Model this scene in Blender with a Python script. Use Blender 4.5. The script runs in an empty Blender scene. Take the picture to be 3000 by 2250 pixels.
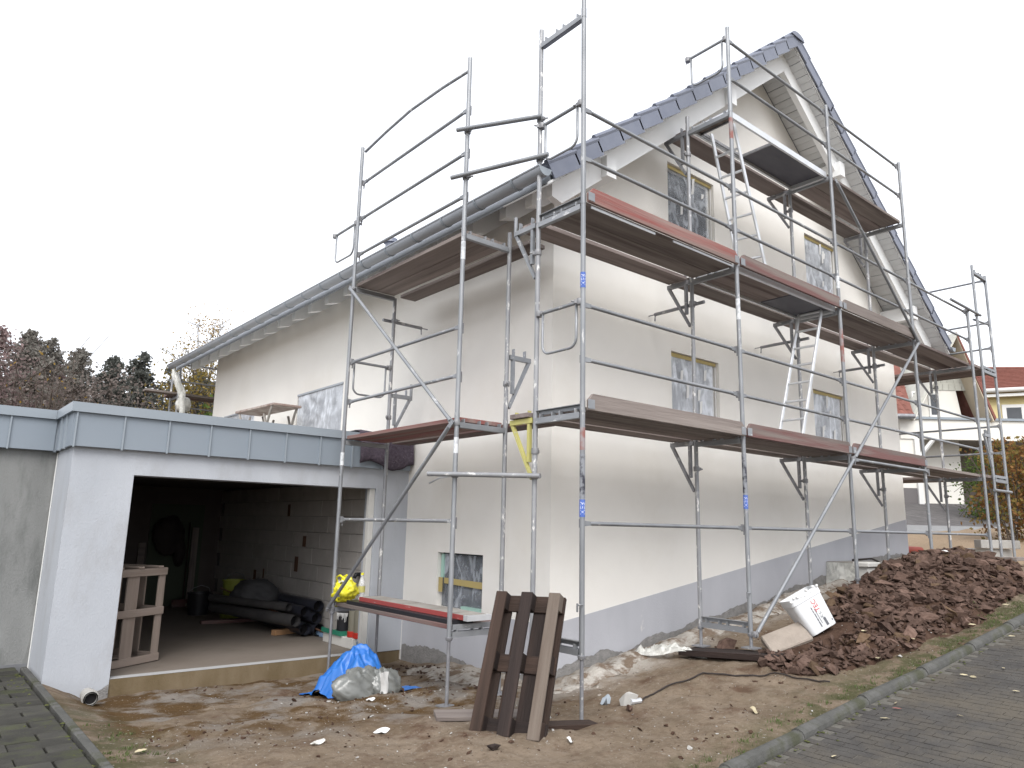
import bpy, bmesh, math, random
import numpy as np
from mathutils import Matrix, Vector, Quaternion
random.seed(7); RNG = np.random.default_rng(7)
D = bpy.data
SC = bpy.context.scene
COL = SC.collection
R = math.radians

# ------------------------------------------------------------------ camera
CAMP = Vector((-4.617, -4.571, -1.043))
YAW, PIT, ROL, FPX = 0.8788, 0.1933, 0.0224, 2137.0
cam = D.cameras.new('camera'); cam_o = D.objects.new('camera', cam); COL.objects.link(cam_o)
FWD = Vector((math.cos(PIT)*math.cos(YAW), math.cos(PIT)*math.sin(YAW), math.sin(PIT)))
_r0 = Vector((math.sin(YAW), -math.cos(YAW), 0)); _u0 = _r0.cross(FWD)
_r = math.cos(ROL)*_r0 + math.sin(ROL)*_u0; _u = -math.sin(ROL)*_r0 + math.cos(ROL)*_u0
Mc = Matrix((_r, _u, -FWD)).transposed().to_4x4(); Mc.translation = CAMP
cam_o.matrix_world = Mc
cam.sensor_width = 36.0; cam.lens = FPX/3000*36.0
cam.clip_start = 0.05; cam.clip_end = 2000
SC.camera = cam_o

# ------------------------------------------------------------------ sky, sun, exposure: bright overcast
SUN_EL, SUN_AZ = 47.0, 231.0       # azimuth measured from +X, counter-clockwise, of where the sun stands
world = D.worlds.new('World'); SC.world = world; world.use_nodes = True
wn = world.node_tree; wn.nodes.clear()
sky = wn.nodes.new('ShaderNodeTexSky'); sky.sky_type = 'NISHITA'; sky.sun_disc = False
sky.sun_elevation = R(SUN_EL); sky.sun_rotation = R(90-SUN_AZ)
sky.air_density = 1.0; sky.dust_density = 4.0; sky.ozone_density = 1.0; sky.altitude = 200
hsv = wn.nodes.new('ShaderNodeHueSaturation'); hsv.inputs['Saturation'].default_value = 0.22
mixw = wn.nodes.new('ShaderNodeMix'); mixw.data_type = 'RGBA'; mixw.inputs[0].default_value = 0.55
mixw.inputs[7].default_value = (11.6, 11.9, 12.6, 1)        # an even cloud layer in front of the clear sky
bgn = wn.nodes.new('ShaderNodeBackground'); bgn.inputs['Strength'].default_value = 0.115
wo = wn.nodes.new('ShaderNodeOutputWorld')
wn.links.new(sky.outputs[0], hsv.inputs['Color']); wn.links.new(hsv.outputs[0], mixw.inputs[6])
wn.links.new(mixw.outputs[2], bgn.inputs['Color']); wn.links.new(bgn.outputs[0], wo.inputs['Surface'])
sun = D.lights.new('sun', 'SUN'); sun.energy = 1.5; sun.angle = R(36); sun.color = (1, .975, .94)
sun_o = D.objects.new('sun', sun); COL.objects.link(sun_o)
_sd = Vector((math.cos(R(SUN_AZ))*math.cos(R(SUN_EL)), math.sin(R(SUN_AZ))*math.cos(R(SUN_EL)), math.sin(R(SUN_EL))))
sun_o.rotation_euler = (-_sd).to_track_quat('-Z', 'Y').to_euler()
SC.view_settings.view_transform = 'Standard'; SC.view_settings.look = 'None'
SC.view_settings.exposure = 0.68; SC.view_settings.gamma = 1.0; SC.view_settings.use_curve_mapping = False
SC.cycles.use_denoising = True
SC.cycles.max_bounces = 8; SC.cycles.transparent_max_bounces = 16

# ------------------------------------------------------------------ scene tree helpers
W = {}
def reg(o, M, parent=None):
    COL.objects.link(o)
    if parent is not None:
        o.parent = parent; o.matrix_parent_inverse = W[parent].inverted()
    o.matrix_basis = M; W[o] = M
    return o
def T(x, y=None, z=None):
    return Matrix.Translation(x if y is None else (x, y, z))
def tag(o, label, cat, group=None):
    o['label'] = label; o['category'] = cat
    if group: o['group'] = group
    return o
def thing(name, label, cat, loc, group=None):
    o = D.objects.new(name, None); o.empty_display_size = .1
    reg(o, T(*loc)); return tag(o, label, cat, group)
def struct(o, kind='structure'):
    o['kind'] = kind; return o
class MB:
    def __init__(s): s.v = []; s.f = []
    def add(s, vs, fs):
        n = len(s.v); s.v += [tuple(v) for v in vs]; s.f += [tuple(i+n for i in f) for f in fs]; return s
    def box(s, c, d, rot=None):
        x, y, z = d[0]/2, d[1]/2, d[2]/2
        vs = [Vector(p) for p in ((-x,-y,-z),(x,-y,-z),(x,y,-z),(-x,y,-z),(-x,-y,z),(x,-y,z),(x,y,z),(-x,y,z))]
        if rot is not None: vs = [rot @ v for v in vs]
        return s.add([v+Vector(c) for v in vs], [(3,2,1,0),(4,5,6,7),(0,1,5,4),(1,2,6,5),(2,3,7,6),(3,0,4,7)])
    def mm(s, a, b):
        return s.box([(a[i]+b[i])/2 for i in range(3)], [abs(b[i]-a[i]) for i in range(3)])
    def hexa(s, p):  # 8 points: bottom 4, top 4
        return s.add(p, [(3,2,1,0),(4,5,6,7),(0,1,5,4),(1,2,6,5),(2,3,7,6),(3,0,4,7)])
    def prism(s, poly, ext):   # polygon extruded by a vector
        n = len(poly); e = Vector(ext)
        a = [Vector(p) for p in poly]; b = [p+e for p in a]
        fs = [tuple(range(n))[::-1], tuple(range(n, 2*n))] + [(i, (i+1) % n, n+(i+1) % n, n+i) for i in range(n)]
        return s.add(a+b, fs)
    def tube(s, pts, r, n=10, cap=True, r2=None):
        pts = [Vector(p) for p in pts]; m = len(pts); rings = []
        up = None
        for i, p in enumerate(pts):
            t = (pts[min(i+1, m-1)]-pts[max(i-1, 0)]).normalized()
            if up is None:
                up = t.orthogonal().normalized()
            else:
                up = (up - t*up.dot(t)); up = up.normalized() if up.length > 1e-6 else t.orthogonal().normalized()
            w = t.cross(up)
            rr = r if r2 is None else r+(r2-r)*i/(m-1)
            rings.append([p + rr*(math.cos(2*math.pi*k/n)*up + math.sin(2*math.pi*k/n)*w) for k in range(n)])
        vs = [v for rg in rings for v in rg]; fs = []
        for i in range(m-1):
            for k in range(n):
                a = i*n+k; b = i*n+(k+1) % n
                fs.append((a, b, b+n, a+n))
        if cap: fs += [tuple(range(n))[::-1], tuple(range((m-1)*n, m*n))]
        return s.add(vs, fs)
    def lathe(s, prof, n=20, M=None, cap=True):
        vs = []; fs = []
        for r, z in prof:
            for k in range(n):
                v = Vector((r*math.cos(2*math.pi*k/n), r*math.sin(2*math.pi*k/n), z)); vs.append(M @ v if M else v)
        m = len(prof)
        for i in range(m-1):
            for k in range(n):
                a = i*n+k; b = i*n+(k+1) % n; fs.append((a, b, b+n, a+n))
        if cap: fs += [tuple(range(n))[::-1], tuple(range((m-1)*n, m*n))]
        return s.add(vs, fs)
    def grid(s, P):   # P[i][j] points
        n, m = len(P), len(P[0])
        vs = [p for row in P for p in row]
        return s.add(vs, [(i*m+j, i*m+j+1, (i+1)*m+j+1, (i+1)*m+j) for i in range(n-1) for j in range(m-1)])
    def mesh(s, name, mat=None, smooth=False, bevel=0):
        me = D.meshes.new(name); me.from_pydata(s.v, [], s.f)
        if bevel:
            bm = bmesh.new(); bm.from_mesh(me)
            bmesh.ops.recalc_face_normals(bm, faces=bm.faces)
            bmesh.ops.bevel(bm, geom=list(bm.edges), offset=bevel, segments=1, affect='EDGES')
            bm.to_mesh(me); bm.free()
        if smooth:
            me.polygons.foreach_set('use_smooth', [True]*len(me.polygons))
            if smooth == 'auto': me.set_sharp_from_angle(angle=R(40))
        if mat: me.materials.append(mat)
        me.update(); return me
def ob(name, mb, mat, parent=None, M=None, smooth=False, bevel=0, label=None):
    """mb in world coordinates unless M is given (then local to M)"""
    if M is None:
        M = T(W[parent].translation) if parent is not None else None
        if M is None:
            v = np.array(mb.v); c = (v.min(0)+v.max(0))/2; M = T(float(c[0]), float(c[1]), float(v[:,2].min()))
        Mi = M.inverted(); mb.v = [tuple(Mi @ Vector(v)) for v in mb.v]
    o = D.objects.new(name, mb.mesh(name, mat, smooth, bevel))
    reg(o, M, parent)
    if label: o['label'] = label
    return o
def inst(name, me, M, parent=None):
    o = D.objects.new(name, me); reg(o, M, parent); return o
def axis_frame(p0, p1, up=(0, 0, 1)):
    p0, p1 = Vector(p0), Vector(p1); x = (p1-p0).normalized(); z = Vector(up); z = (z-x*z.dot(x))
    z = z.normalized() if z.length > 1e-4 else x.orthogonal().normalized()
    y = z.cross(x); M = Matrix((x, y, z)).transposed().to_4x4(); M.translation = (p0+p1)/2
    return M, (p1-p0).length
def tube(name, p0, p1, r, mat, parent, n=12, label=None):
    M, L = axis_frame(p0, p1)
    return ob(name, MB().tube([(-L/2,0,0),(L/2,0,0)], r, n), mat, parent, M, smooth='auto', label=label)
def ptube(name, pts, r, mat, parent=None, n=8, smooth=True):
    return ob(name, MB().tube(pts, r, n), mat, parent, None, smooth=smooth)
def plank(name, p0, p1, w, t, mat, parent=None, up=(0,0,1), bevel=.003, label=None, chamfer=0):
    """board whose length runs along its own x axis"""
    M, L = axis_frame(p0, p1, up)
    mb = MB()
    if chamfer:
        c = chamfer
        mb.prism([(-L/2,-w/2,-t/2),(L/2,-w/2,-t/2),(L/2,w/2-c,-t/2),(L/2-c,w/2,-t/2),(-L/2+c,w/2,-t/2),(-L/2,w/2-c,-t/2)], (0,0,t))
    else:
        mb.box((0,0,0), (L, w, t))
    return ob(name, mb, mat, parent, M, bevel=bevel, label=label)

# ------------------------------------------------------------------ noise for geometry
_tab = np.random.default_rng(3).random((256, 256))
def vn(x, y):
    x = np.asarray(x, float); y = np.asarray(y, float)
    xi = np.floor(x).astype(int); yi = np.floor(y).astype(int); fx = x-xi; fy = y-yi
    fx = fx*fx*(3-2*fx); fy = fy*fy*(3-2*fy)
    a = _tab[xi % 256, yi % 256]; b = _tab[(xi+1) % 256, yi % 256]; c = _tab[xi % 256, (yi+1) % 256]; d = _tab[(xi+1) % 256, (yi+1) % 256]
    return (a*(1-fx)+b*fx)*(1-fy)+(c*(1-fx)+d*fx)*fy
def fbm(x, y, o=4):
    s = 0; a = .5; t = 0
    for k in range(o):
        s = s+a*vn(x*2**k+17*k, y*2**k+31*k); t += a; a *= .5
    return s/t

# ------------------------------------------------------------------ materials
M_LOCK = None
def mat(name, c1, c2=None, scale=6, rough=.8, metal=0, bump=.0, bscale=40, stretch=None, rnd=0, c3=None, s3=2.5, t3=(.5,.62), spec=.3, detail=6, contrast=(.3,.7), rough2=None, coords='Object'):
    m = D.materials.new(name); m.use_nodes = True; nt = m.node_tree; n = nt.nodes; b = n['Principled BSDF']
    b.inputs['Roughness'].default_value = rough; b.inputs['Metallic'].default_value = metal
    b.inputs['Specular IOR Level'].default_value = spec
    tc = n.new('ShaderNodeTexCoord'); src = tc.outputs[coords]
    if stretch:
        mp = n.new('ShaderNodeMapping'); mp.inputs['Scale'].default_value = stretch; nt.links.new(src, mp.inputs[0]); src = mp.outputs[0]
    if rnd or True:
        oi = n.new('ShaderNodeObjectInfo'); ad = n.new('ShaderNodeVectorMath'); ad.operation = 'MULTIPLY_ADD'
        ad.inputs[1].default_value = (1,1,1)
        sc = n.new('ShaderNodeVectorMath'); sc.operation = 'SCALE'; cb = n.new('ShaderNodeCombineXYZ')
        nt.links.new(oi.outputs['Random'], cb.inputs[0]); nt.links.new(oi.outputs['Random'], cb.inputs[1])
        nt.links.new(cb.outputs[0], sc.inputs[0]); sc.inputs['Scale'].default_value = 37 if rnd else 0
        nt.links.new(src, ad.inputs[0]); nt.links.new(sc.outputs[0], ad.inputs[2]); src = ad.outputs[0]
    def noise(s, d=detail, r=.55):
        t = n.new('ShaderNodeTexNoise'); t.inputs['Scale'].default_value = s; t.inputs['Detail'].default_value = d; t.inputs['Roughness'].default_value = r
        nt.links.new(src, t.inputs['Vector']); return t.outputs['Fac']
    def ramp(f, lo, hi):
        t = n.new('ShaderNodeMapRange'); t.inputs[1].default_value = lo; t.inputs[2].default_value = hi; nt.links.new(f, t.inputs[0]); return t.outputs[0]
    def mixc(f, a, bb):
        t = n.new('ShaderNodeMix'); t.data_type = 'RGBA'; nt.links.new(f, t.inputs[0])
        for k, v in ((6, a), (7, bb)):
            if isinstance(v, tuple): t.inputs[k].default_value = (*v[:3], 1)
            else: nt.links.new(v, t.inputs[k])
        return t.outputs[2]
    col = tuple(c1)
    if c2 is not None: col = mixc(ramp(noise(scale), *contrast), tuple(c1), tuple(c2))
    if c3 is not None: col = mixc(ramp(noise(s3, 8, .65), *t3), col, tuple(c3))
    if rnd:
        mr = n.new('ShaderNodeMapRange'); mr.inputs[3].default_value = 1-rnd; mr.inputs[4].default_value = 1+rnd; nt.links.new(oi.outputs['Random'], mr.inputs[0])
        hs = n.new('ShaderNodeHueSaturation'); nt.links.new(mr.outputs[0], hs.inputs['Value'])
        if isinstance(col, tuple): hs.inputs['Color'].default_value = (*col[:3], 1)
        else: nt.links.new(col, hs.inputs['Color'])
        col = hs.outputs[0]
    if isinstance(col, tuple): b.inputs['Base Color'].default_value = (*col[:3], 1)
    else: nt.links.new(col, b.inputs['Base Color'])
    if rough2 is not None:
        t = n.new('ShaderNodeMapRange'); t.inputs[1].default_value = .35; t.inputs[2].default_value = .65; t.inputs[3].default_value = rough; t.inputs[4].default_value = rough2
        nt.links.new(noise(scale*1.7), t.inputs[0]); nt.links.new(t.outputs[0], b.inputs['Roughness'])
    if bump:
        bn = n.new('ShaderNodeBump'); bn.inputs['Strength'].default_value = bump; bn.inputs['Distance'].default_value = .02
        nt.links.new(noise(bscale), bn.inputs['Height']); nt.links.new(bn.outputs[0], b.inputs['Normal'])
    return m
def s2l(r, g, b, k=1.0):
    f = lambda c: ((c/255+.055)/1.055)**2.4 if c/255 > .04045 else c/255/12.92
    return tuple(f(c)*k for c in (r, g, b))
M_ = {}
M_['plaster'] = mat('cream_plaster', (.785,.762,.72), (.82,.797,.752), 1.3, .92, bump=.3, bscale=160, spec=.1, detail=8, c3=(.745,.715,.66), s3=.8, t3=(.5,.8))
M_['plinth'] = mat('grey_plinth_paint', (.415,.42,.45), (.46,.465,.495), 2.2, .9, bump=.2, bscale=90, spec=.1, c3=(.60,.59,.57), s3=3.5, t3=(.66,.72), stretch=(1,1,.5))
M_['render_grey'] = mat('garage_render', (.40,.42,.455), (.465,.485,.52), 1.1, .92, bump=.22, bscale=70, spec=.1, c3=(.36,.365,.38), s3=1.6, t3=(.52,.78), stretch=(1.4,1.4,.6))
M_['render_old'] = mat('stained_render', (.265,.268,.262), (.21,.213,.208), 1.8, .95, bump=.5, bscale=60, spec=.05, c3=(.12,.125,.12), s3=1.9, t3=(.48,.72), stretch=(2.2,2.2,.55))
M_['zinc'] = mat('zinc_sheet', (.215,.25,.29), (.235,.27,.31), 1.2, .5, .0, spec=.5)
M_['zinc_cap'] = mat('zinc_coping', (.25,.285,.32), (.275,.31,.345), 1.5, .45, .0, spec=.5)
M_['gutter'] = mat('zinc_gutter', (.34,.365,.40), (.38,.405,.44), 3, .45, .2, spec=.5)
M_['galv'] = mat('galvanised_tube', (.22,.23,.245), (.31,.32,.335), 9, .5, .45, rnd=.10, c3=(.52,.52,.52), s3=14, t3=(.61,.66), stretch=(.35,1,1), spec=.5)
M_['galv_splash'] = mat('plaster_splashed_tube', (.235,.24,.255), (.32,.325,.335), 9, .55, .35, rnd=.1, c3=(.66,.65,.63), s3=15, t3=(.565,.62), stretch=(.45,1,1), spec=.4)
M_['galv_dark'] = mat('dull_tube', (.20,.20,.215), (.28,.285,.30), 9, .5, .4, rnd=.1, c3=(.46,.46,.46), s3=16, t3=(.60,.66), stretch=(.4,1,1), spec=.5)
M_['coupler'] = mat('coupler_steel', (.20,.20,.21), (.31,.31,.32), 20, .55, .4)
M_['alu'] = mat('aluminium', (.60,.62,.64), (.68,.69,.71), 8, .38, .5, rnd=.05)
M_['wood_grey'] = mat('grey_scaffold_board', (.185,.155,.142), (.27,.235,.215), 5, .85, bump=.3, bscale=26, stretch=(.12,2.4,2.4), rnd=.16, c3=(.10,.08,.075), s3=2.6, t3=(.50,.68), spec=.15)
M_['wood_brown'] = mat('brown_board_underside', (.20,.162,.15), (.275,.235,.22), 5, .85, bump=.3, bscale=26, stretch=(.12,2.4,2.4), rnd=.14, c3=(.11,.085,.08), s3=2.4, t3=(.46,.66), spec=.12)
M_['wood_red'] = mat('faded_red_board', (.25,.095,.085), (.28,.20,.18), 3, .8, contrast=(.44,.62), bump=.3, bscale=26, stretch=(.12,2.4,2.4), rnd=.1, c3=(.21,.155,.14), s3=2.8, t3=(.47,.62), spec=.15)
M_['wood_redbrown'] = mat('weathered_red_board', (.165,.09,.085), (.20,.165,.15), 3, .8, contrast=(.44,.6), bump=.3, bscale=26, stretch=(.14,2.4,2.4), rnd=.1, c3=(.15,.125,.115), s3=2.6, t3=(.46,.60), spec=.15)
M_['wood_top'] = mat('dusty_board_top', (.36,.34,.315), (.22,.20,.18), 8, .9, bump=.3, bscale=40, stretch=(.3,1,1))
M_['ply_dark'] = mat('dark_plywood', (.06,.06,.078), (.085,.082,.10), 7, .5, c3=(.19,.19,.21), s3=5, t3=(.66,.72), spec=.4, stretch=(.5,1.4,1.4))
M_['pallet_dark'] = mat('wet_pallet_wood', (.016,.011,.010), (.034,.023,.02), 5, .8, bump=.4, bscale=30, stretch=(.15,2.6,2.6), rnd=.25, c3=(.05,.033,.028), s3=2.5, t3=(.52,.68))
M_['pallet_mid'] = mat('brown_pallet_wood', (.024,.015,.011), (.052,.032,.024), 5, .8, bump=.4, bscale=30, stretch=(.15,2.6,2.6), rnd=.2, c3=(.024,.016,.014), s3=3, t3=(.48,.64))
M_['pallet_pale'] = mat('weathered_pallet_wood', (.175,.145,.12), (.10,.075,.06), 5, .85, bump=.4, bscale=30, stretch=(.15,2.6,2.6), rnd=.1, c3=(.13,.09,.07), s3=2.5, t3=(.58,.72))
M_['crate'] = mat('crate_wood', (.30,.245,.21), (.23,.185,.155), 5, .85, bump=.3, bscale=30, stretch=(.15,2.4,2.4), rnd=.12, c3=(.25,.18,.14), s3=2.5, t3=(.58,.72))
M_['white_wood'] = mat('white_painted_timber', (.80,.81,.81), (.83,.835,.835), 3, .6, spec=.3)
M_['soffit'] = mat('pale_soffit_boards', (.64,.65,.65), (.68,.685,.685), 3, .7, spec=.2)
M_['tile_dark'] = mat('anthracite_tile', (.13,.145,.195), (.165,.18,.23), 6, .42, rnd=.08, spec=.6)
M_['tile_red'] = mat('red_clay_tile', (.17,.07,.055), (.23,.10,.08), 5, .85, rnd=.18, spec=.2)
M_['concrete'] = mat('concrete', (.42,.41,.39), (.35,.34,.32), 3, .9, bump=.35, bscale=60, c3=(.25,.24,.22), s3=2.5, t3=(.6,.75))
M_['kerbstone'] = mat('weathered_kerb', (.065,.065,.06), (.115,.113,.108), 7, .95, bump=.5, bscale=60, c3=(.06,.062,.042), s3=4, t3=(.48,.64))
M_['slab_floor'] = mat('garage_floor', (.185,.155,.13), (.235,.205,.178), .9, .75, bump=.1, bscale=40, c3=(.17,.145,.12), s3=.9, t3=(.5,.7))
M_['sill_strip'] = mat('threshold_strip', (.44,.44,.44), (.38,.38,.385), 3, .8)
M_['footing'] = mat('stained_footing', (.13,.095,.05), (.20,.155,.10), 2.6, .95, bump=.4, bscale=50, c3=(.36,.33,.29), s3=2.2, t3=(.62,.75), stretch=(1.6,1.6,.7))
M_['blockwork'] = mat('white_sand_lime_block', (.40,.375,.35), (.46,.435,.41), 4, .9, rnd=.04, bump=.15, bscale=60)
M_['mortar'] = mat('grey_mortar', (.20,.195,.19), (.29,.28,.27), 14, .95, bump=.8, bscale=60)
M_['black_plastic'] = mat('black_plastic', (.02,.02,.024), None, rough=.45, spec=.5)
M_['dark'] = mat('dark_void', (.012,.011,.012), None, rough=.9)
M_['glass_dark'] = mat('dark_window_glass', (.03,.035,.042), (.06,.065,.075), 2, .08, spec=.6)
M_['tape'] = mat('masking_tape', (.46,.37,.15), (.42,.33,.15), 8, .6)
M_['frame_white'] = mat('white_window_frame', (.70,.70,.68), None, rough=.45)
M_['mint'] = mat('mint_strip', (.36,.55,.48), None, rough=.6)
M_['tarp'] = mat('blue_plastic_sheet', (.018,.12,.42), (.03,.155,.48), 4, .38, spec=.5, c3=(.45,.55,.70), s3=9, t3=(.70,.74))
M_['grey_bag'] = mat('grey_plastic_sack', (.13,.135,.128), (.18,.185,.175), 6, .28, spec=.7)
M_['paper'] = mat('white_paper', (.70,.70,.69), None, rough=.8)
M_['yellow_bag'] = mat('yellow_carrier_bag', (.66,.60,.02), (.72,.66,.05), 5, .4, spec=.5)
M_['yellow_paint'] = mat('yellow_paint', (.50,.46,.15), (.44,.41,.17), 9, .6, c3=(.50,.48,.40), s3=12, t3=(.60,.68))
M_['yellow_bucket'] = mat('lime_bucket', (.30,.33,.06), None, rough=.5)
M_['red_plastic'] = mat('red_plastic', (.42,.03,.02), None, rough=.4)
M_['green_plastic'] = mat('green_plastic', (.03,.20,.13), None, rough=.4)
M_['blue_plastic'] = mat('pale_blue_plastic', (.24,.36,.52), None, rough=.5)
M_['olive'] = mat('olive_canister', (.17,.16,.125), None, rough=.6)
M_['white_bucket'] = mat('white_bucket_plastic', (.72,.735,.75), (.66,.67,.68), 5, .4, spec=.5, c3=(.42,.36,.30), s3=7, t3=(.72,.80))
M_['print_dark'] = mat('dark_print', (.13,.135,.15), None, rough=.6)
M_['print_red'] = mat('red_print', (.55,.05,.05), None, rough=.6)
M_['sticker_blue'] = mat('blue_sticker', (.06,.12,.42), (.10,.17,.48), 20, .5)
M_['sticker_white'] = mat('white_sticker_print', (.62,.66,.80), None, rough=.5)
M_['fleece'] = mat('mottled_purple_fleece', (.055,.042,.058), (.11,.09,.115), 30, .98, bump=.8, bscale=60, c3=(.24,.20,.23), s3=70, t3=(.60,.68), detail=8)
M_['pale_stone'] = mat('pale_sandy_slab', (.36,.31,.265), (.28,.24,.205), 6, .95, bump=.4, bscale=40)
M_['styro'] = mat('white_insulation_block', (.62,.61,.58), (.56,.55,.52), 6, .9)
M_['rust'] = mat('rusty_steel', (.10,.055,.04), (.15,.08,.05), 12, .8)
M_['pipe_red'] = mat('red_drain_pipe', (.34,.07,.05), None, rough=.5)
M_['tube_red'] = mat('red_paint_on_tube', (.26,.11,.095), (.29,.25,.25), 8, .6, contrast=(.42,.56))
M_['tube_black'] = mat('black_paint_on_tube', (.04,.04,.055), (.24,.25,.27), 12, .6, contrast=(.42,.52))
M_['tube_white'] = mat('white_paint_on_tube', (.66,.68,.70), (.45,.47,.49), 18, .6, contrast=(.45,.6))
M_['stone'] = mat('red_brown_stone', (.082,.052,.041), (.15,.10,.08), 7, .95, bump=.5, bscale=30, rnd=.42, spec=.12)
M_['stone2'] = mat('ochre_brown_stone', (.088,.056,.034), (.135,.092,.062), 7, .95, bump=.5, bscale=30, rnd=.25, spec=.12)
M_['heap_soil'] = mat('heap_soil', (.05,.03,.022), (.095,.06,.044), 9, 1, bump=1, bscale=30, spec=.05)
M_['lime'] = mat('spilled_lime_mortar', (.52,.49,.45), (.36,.33,.29), 16, .95, bump=1, bscale=50, spec=.05, c3=(.19,.145,.11), s3=5, t3=(.46,.58))
M_['road_paver'] = mat('grey_block_paver', (.056,.053,.051), (.083,.078,.073), 5, .9, bump=.5, bscale=60, rnd=.14, c3=(.10,.088,.072), s3=1.3, t3=(.42,.62), spec=.15)
M_['road_bed'] = mat('joint_sand', (.15,.142,.128), (.11,.105,.09), 20, .95, bump=.6, bscale=70, spec=.1)
M_['slab'] = mat('mossy_paving_slab', (.045,.044,.039), (.066,.063,.057), 6, .9, bump=.4, bscale=50, rnd=.2, c3=(.065,.07,.04), s3=3, t3=(.50,.66), spec=.12)
M_['moss'] = mat('moss', (.065,.075,.03), (.105,.11,.045), 20, 1, bump=1, bscale=60, spec=.05)
M_['grass'] = mat('grass_blades', (.06,.085,.025), (.095,.115,.04), 5, .8, rnd=.1)
M_['leaf_dry'] = mat('pale_dry_leaf', (.52,.47,.33), (.40,.33,.20), 20, .8, rnd=.2)
M_['leaf_yellow'] = mat('yellow_leaf', (.55,.40,.06), None, rough=.8)
M_['leaf_red'] = mat('reddish_leaf', (.38,.14,.12), None, rough=.8)
M_['cable'] = mat('dark_cable', (.035,.028,.026), None, rough=.7)
M_['yellow_wall'] = mat('yellow_render', (.62,.53,.27), (.66,.57,.31), 1, .9)
M_['cream_wall'] = mat('pale_neighbour_render', (.72,.70,.64), (.76,.74,.69), 1, .9)
M_['beige_wall'] = mat('beige_render', (.52,.44,.33), (.56,.48,.37), 1, .9)
M_['dark_plinth'] = mat('dark_plinth', (.15,.14,.14), None, rough=.9)
M_['scale'] = mat('pale_shingle', (.46,.46,.41), (.53,.53,.48), 4, .8, rnd=.08)
M_['asphalt'] = mat('street_asphalt', (.20,.20,.20), (.24,.24,.24), 4, .95, bump=.3, bscale=50)
M_['drive_pav'] = mat('driveway_blocks', (.075,.07,.07), (.13,.122,.12), 5, .95, bump=.5, bscale=20, stretch=(1.4,.5,1), c3=(.20,.185,.18), s3=1.2, t3=(.6,.7))
M_['bark'] = mat('bark', (.075,.058,.048), (.11,.09,.075), 10, .95)
def ground_material():
    m = D.materials.new('site_dirt'); m.use_nodes = True; nt = m.node_tree; n = nt.nodes; b = n['Principled BSDF']
    b.inputs['Roughness'].default_value = .95; b.inputs['Specular IOR Level'].default_value = .1
    tc = n.new('ShaderNodeTexCoord')
    def noise(s, d=6, r=.6, off=0):
        mp = n.new('ShaderNodeMapping'); mp.inputs['Location'].default_value = (off, off*2, 0); nt.links.new(tc.outputs['Object'], mp.inputs[0])
        t = n.new('ShaderNodeTexNoise'); t.inputs['Scale'].default_value = s; t.inputs['Detail'].default_value = d; t.inputs['Roughness'].default_value = r
        nt.links.new(mp.outputs[0], t.inputs['Vector']); return t.outputs['Fac']
    def rmp(f, lo, hi):
        t = n.new('ShaderNodeMapRange'); t.inputs[1].default_value = lo; t.inputs[2].default_value = hi; t.interpolation_type = 'SMOOTHSTEP'; nt.links.new(f, t.inputs[0]); return t.outputs[0]
    def mixc(f, a, bb):
        t = n.new('ShaderNodeMix'); t.data_type = 'RGBA'; nt.links.new(f, t.inputs[0])
        for k, v in ((6, a), (7, bb)):
            if isinstance(v, tuple): t.inputs[k].default_value = (*v, 1)
            else: nt.links.new(v, t.inputs[k])
        return t.outputs[2]
    def attr(nm):
        t = n.new('ShaderNodeAttribute'); t.attribute_name = nm; return t.outputs['Fac']
    def mul(a, c):
        t = n.new('ShaderNodeMath'); t.operation = 'MULTIPLY'; nt.links.new(a, t.inputs[0])
        if isinstance(c, (int, float)): t.inputs[1].default_value = c
        else: nt.links.new(c, t.inputs[1])
        return t.outputs[0]
    c = mixc(rmp(noise(1.1), .35, .65), (.19,.146,.104), (.255,.20,.148))
    c = mixc(rmp(noise(2.2, 8, .65, 5), .5, .68), c, (.125,.078,.053))          # redder damp earth
    c = mixc(mul(rmp(noise(10, 6, .7, 41), .44, .62), .45), c, (.125,.09,.062))     # scuffed, trodden patches
    c = mixc(mul(rmp(noise(4.2, 6, .7, 61), .5, .66), .5), c, (.27,.22,.17))
    c = mixc(mul(rmp(noise(1.5, 5, .6, 9), .44, .6), attr('wet')), c, (.235,.21,.185))   # smeared cement slurry
    c = mixc(mul(rmp(noise(1.9, 6, .6, 29), .46, .58), attr('wet')), c, (.105,.064,.03))  # wet clay
    c = mixc(mul(rmp(noise(3.5, 7, .65, 13), .36, .62), attr('lime')), c, (.44,.41,.37))
    c = mixc(mul(rmp(noise(5, 6, .6, 3), .4, .58), attr('green')), c, (.085,.082,.042))
    c = mixc(mul(rmp(noise(2, 6, .6, 3), .1, .4), attr('sand')), c, (.30,.225,.155))
    c = mixc(rmp(noise(34, 3, .6, 2), .62, .70), c, (.30,.265,.22))              # small pale grit
    c = mixc(rmp(noise(26, 3, .6, 21), .64, .72), c, (.09,.06,.045))
    nt.links.new(c, b.inputs['Base Color'])
    bn = n.new('ShaderNodeBump'); bn.inputs['Strength'].default_value = 1.0; bn.inputs['Distance'].default_value = .03
    nt.links.new(noise(24, 8, .75), bn.inputs['Height']); nt.links.new(bn.outputs[0], b.inputs['Normal'])
    return m
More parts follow.
